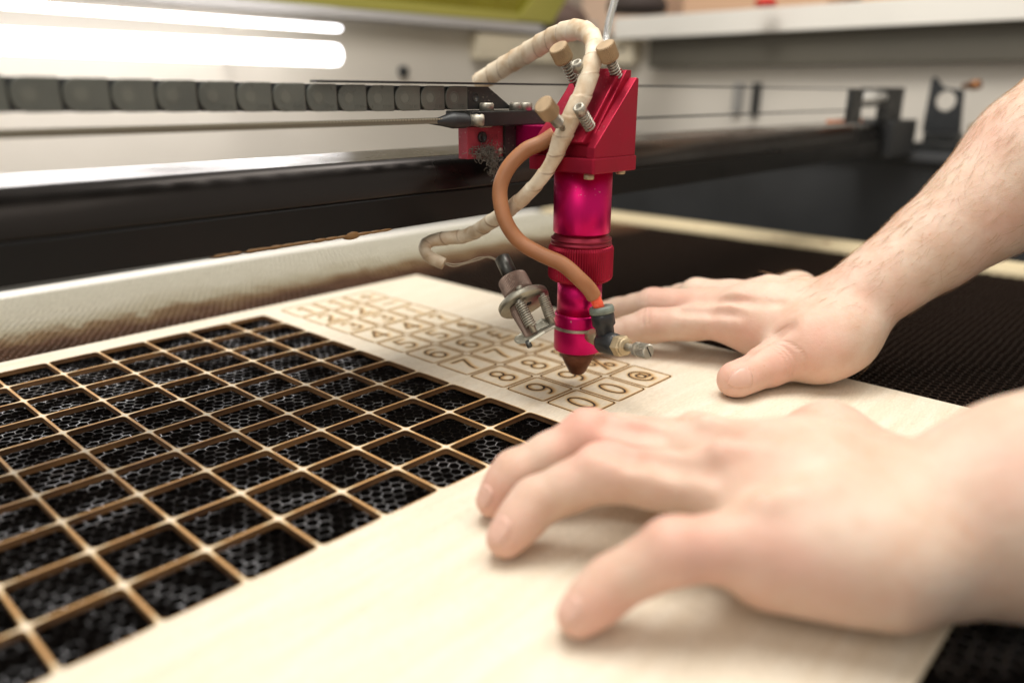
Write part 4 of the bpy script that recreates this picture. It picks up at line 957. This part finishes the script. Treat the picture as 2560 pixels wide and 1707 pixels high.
    T.build('arm_hair', HAIR, o)
# ---- near (left) hand
r6 = lambda px, py: (1010.6+px*.5703, 872.8+py*.5703)
def near_hand():
    S = Sdf((-5.0, -10.5, -.08), (7.0, -.2, 5.0), .052)
    wr = v3(P(*r6(1960, 600), 8.5)); e1_ = v3(P(*r6(2430, 505), 8.4)); e2_ = v3(P(*r6(3300, 330), 8.8))
    S.cone(wr, e1_, .97, 1.07, .3); S.cone(e1_, e2_, 1.20, 1.6, .4)
    at_, ad_, ap, am = Zp(*r6(215, 485), .27), Zp(*r6(300, 370), .62), Zp(*r6(590, 228), 1.05), v3(P(*r6(1060, 305), 9.75))
    bt, bd, bp_, bm_ = Zp(*r6(265, 635), .27), Zp(*r6(385, 490), .62), Zp(*r6(655, 372), 1.02), v3(P(*r6(1120, 430), 8.9))
    ct, cdj, cp, cm = Zp(*r6(560, 945), .25), Zp(*r6(700, 815), .55), Zp(*r6(930, 695), .92), v3(P(*r6(1290, 655), 8.05))
    finger(S, [am, ap, ad_, at_], [.40, .325, .28, .235], .14)
    finger(S, [bm_, bp_, bd, bt], [.40, .34, .29, .25], .14)
    finger(S, [cm, cp, cdj, ct], [.39, .315, .275, .245], .14)
    # index behind
    im_, ip, idp, it = v3(P(*r6(1010, 285), 10.5)), v3(P(*r6(720, 245), 10.8)), Zp(*r6(560, 240), .6), Zp(*r6(470, 320), .28)
    finger(S, [im_, ip, idp], [.42, .36, .30], .14)
    # palm
    S.cone(wr+v3((.2, .40, -.1)), im_, .58, .44, .2); S.cone(wr+v3((.1, .15, 0)), am, .62, .45, .12); S.cone(wr+v3((-.1, -.1, 0)), bm_, .66, .46, .12); S.cone(wr+v3((-.25, -.2, -.1)), cm, .66, .44, .15)
    dz_ = v3((.1, -.1, -.16)); S.cone(cm+dz_, bm_+dz_, .40, .40, .15); S.cone(bm_+dz_, am+dz_, .40, .40, .15); S.cone(am+dz_, im_+dz_, .40, .40, .2)
    for q_, r_ in ((im_, .38), (am, .37), (bm_, .39), (cm, .36)): tendon(S, q_, wr, (0, 0, 1), r_+.07, .60)
    for q_ in (ap, bp_, cp): S.cone(v3(q_)+v3((0, 0, .12)), v3(q_)+v3((.05, -.05, .13)), .24, .24, .15)
    # hypothenar edge on the board
    S.cone(v3(P(*r6(1800, 740), 7.85)), v3(P(*r6(1330, 750), 8.1)), .66, .40, .4)
    S.cone(v3(P(*r6(1560, 600), 8.5)), v3(P(*r6(1500, 400), 9.1)), .7, .7, .6)
    # thumb base on the far side
    S.cone(wr+v3((.5, .6, -.3)), v3(P(*r6(1560, 240), 10.6)), .45, .44, .4); S.cone(v3(P(*r6(1560, 240), 10.6)), v3(P(*r6(1250, 285), 11.2)), .43, .36, .3)
    S.cone(v3(P(*r6(1570, 255), 10.5)), v3(P(*r6(1890, 430), 9.5)), .42, .56, .4)
    for q_ in ([(1370, 1015), (1450, 1040), (1540, 1060), (1640, 1082)], [(1400, 968), (1450, 980), (1520, 996)]):
        h_ = [hit(S, *q) for q in q_]
        for a, b in zip(h_[:-1], h_[1:]): S.cut(a+toc*.05, b+toc*.05, .10, 0, .16)
    S.floor(.008, .08)
    j = [(ap+v3((0, 0, .3)), .55, .6), (bp_+v3((0, 0, .3)), .55, .55), (cp+v3((0, 0, .3)), .55, .6), (at_, .55, .5), (bt, .6, .55), (ct, .6, .5), (ad_, .4, .35), (bd, .4, .35), (cdj, .4, .45), (cm+toc*.4, .6, .3), (bm_+v3((0, 0, .45)), .5, .35), (v3(P(*r6(1500, 930), 7.6)), .8, .25)]
    o, V, Q = mesh_arm(S, 'arm', person, 'bare left forearm with the arched hand on the board nearest the camera', j, [])
    for t_, d_, ln in ((at_, ad_, .42), (bt, bd, .45), (ct, cdj, .40)):
        ax = t_-d_; ax /= np.linalg.norm(ax); up = v3((-.35, -.15, 1.0)); nail(S, t_, d_, up, .28, ln*.9, .55, o, .85)
far_hand(); near_hand()
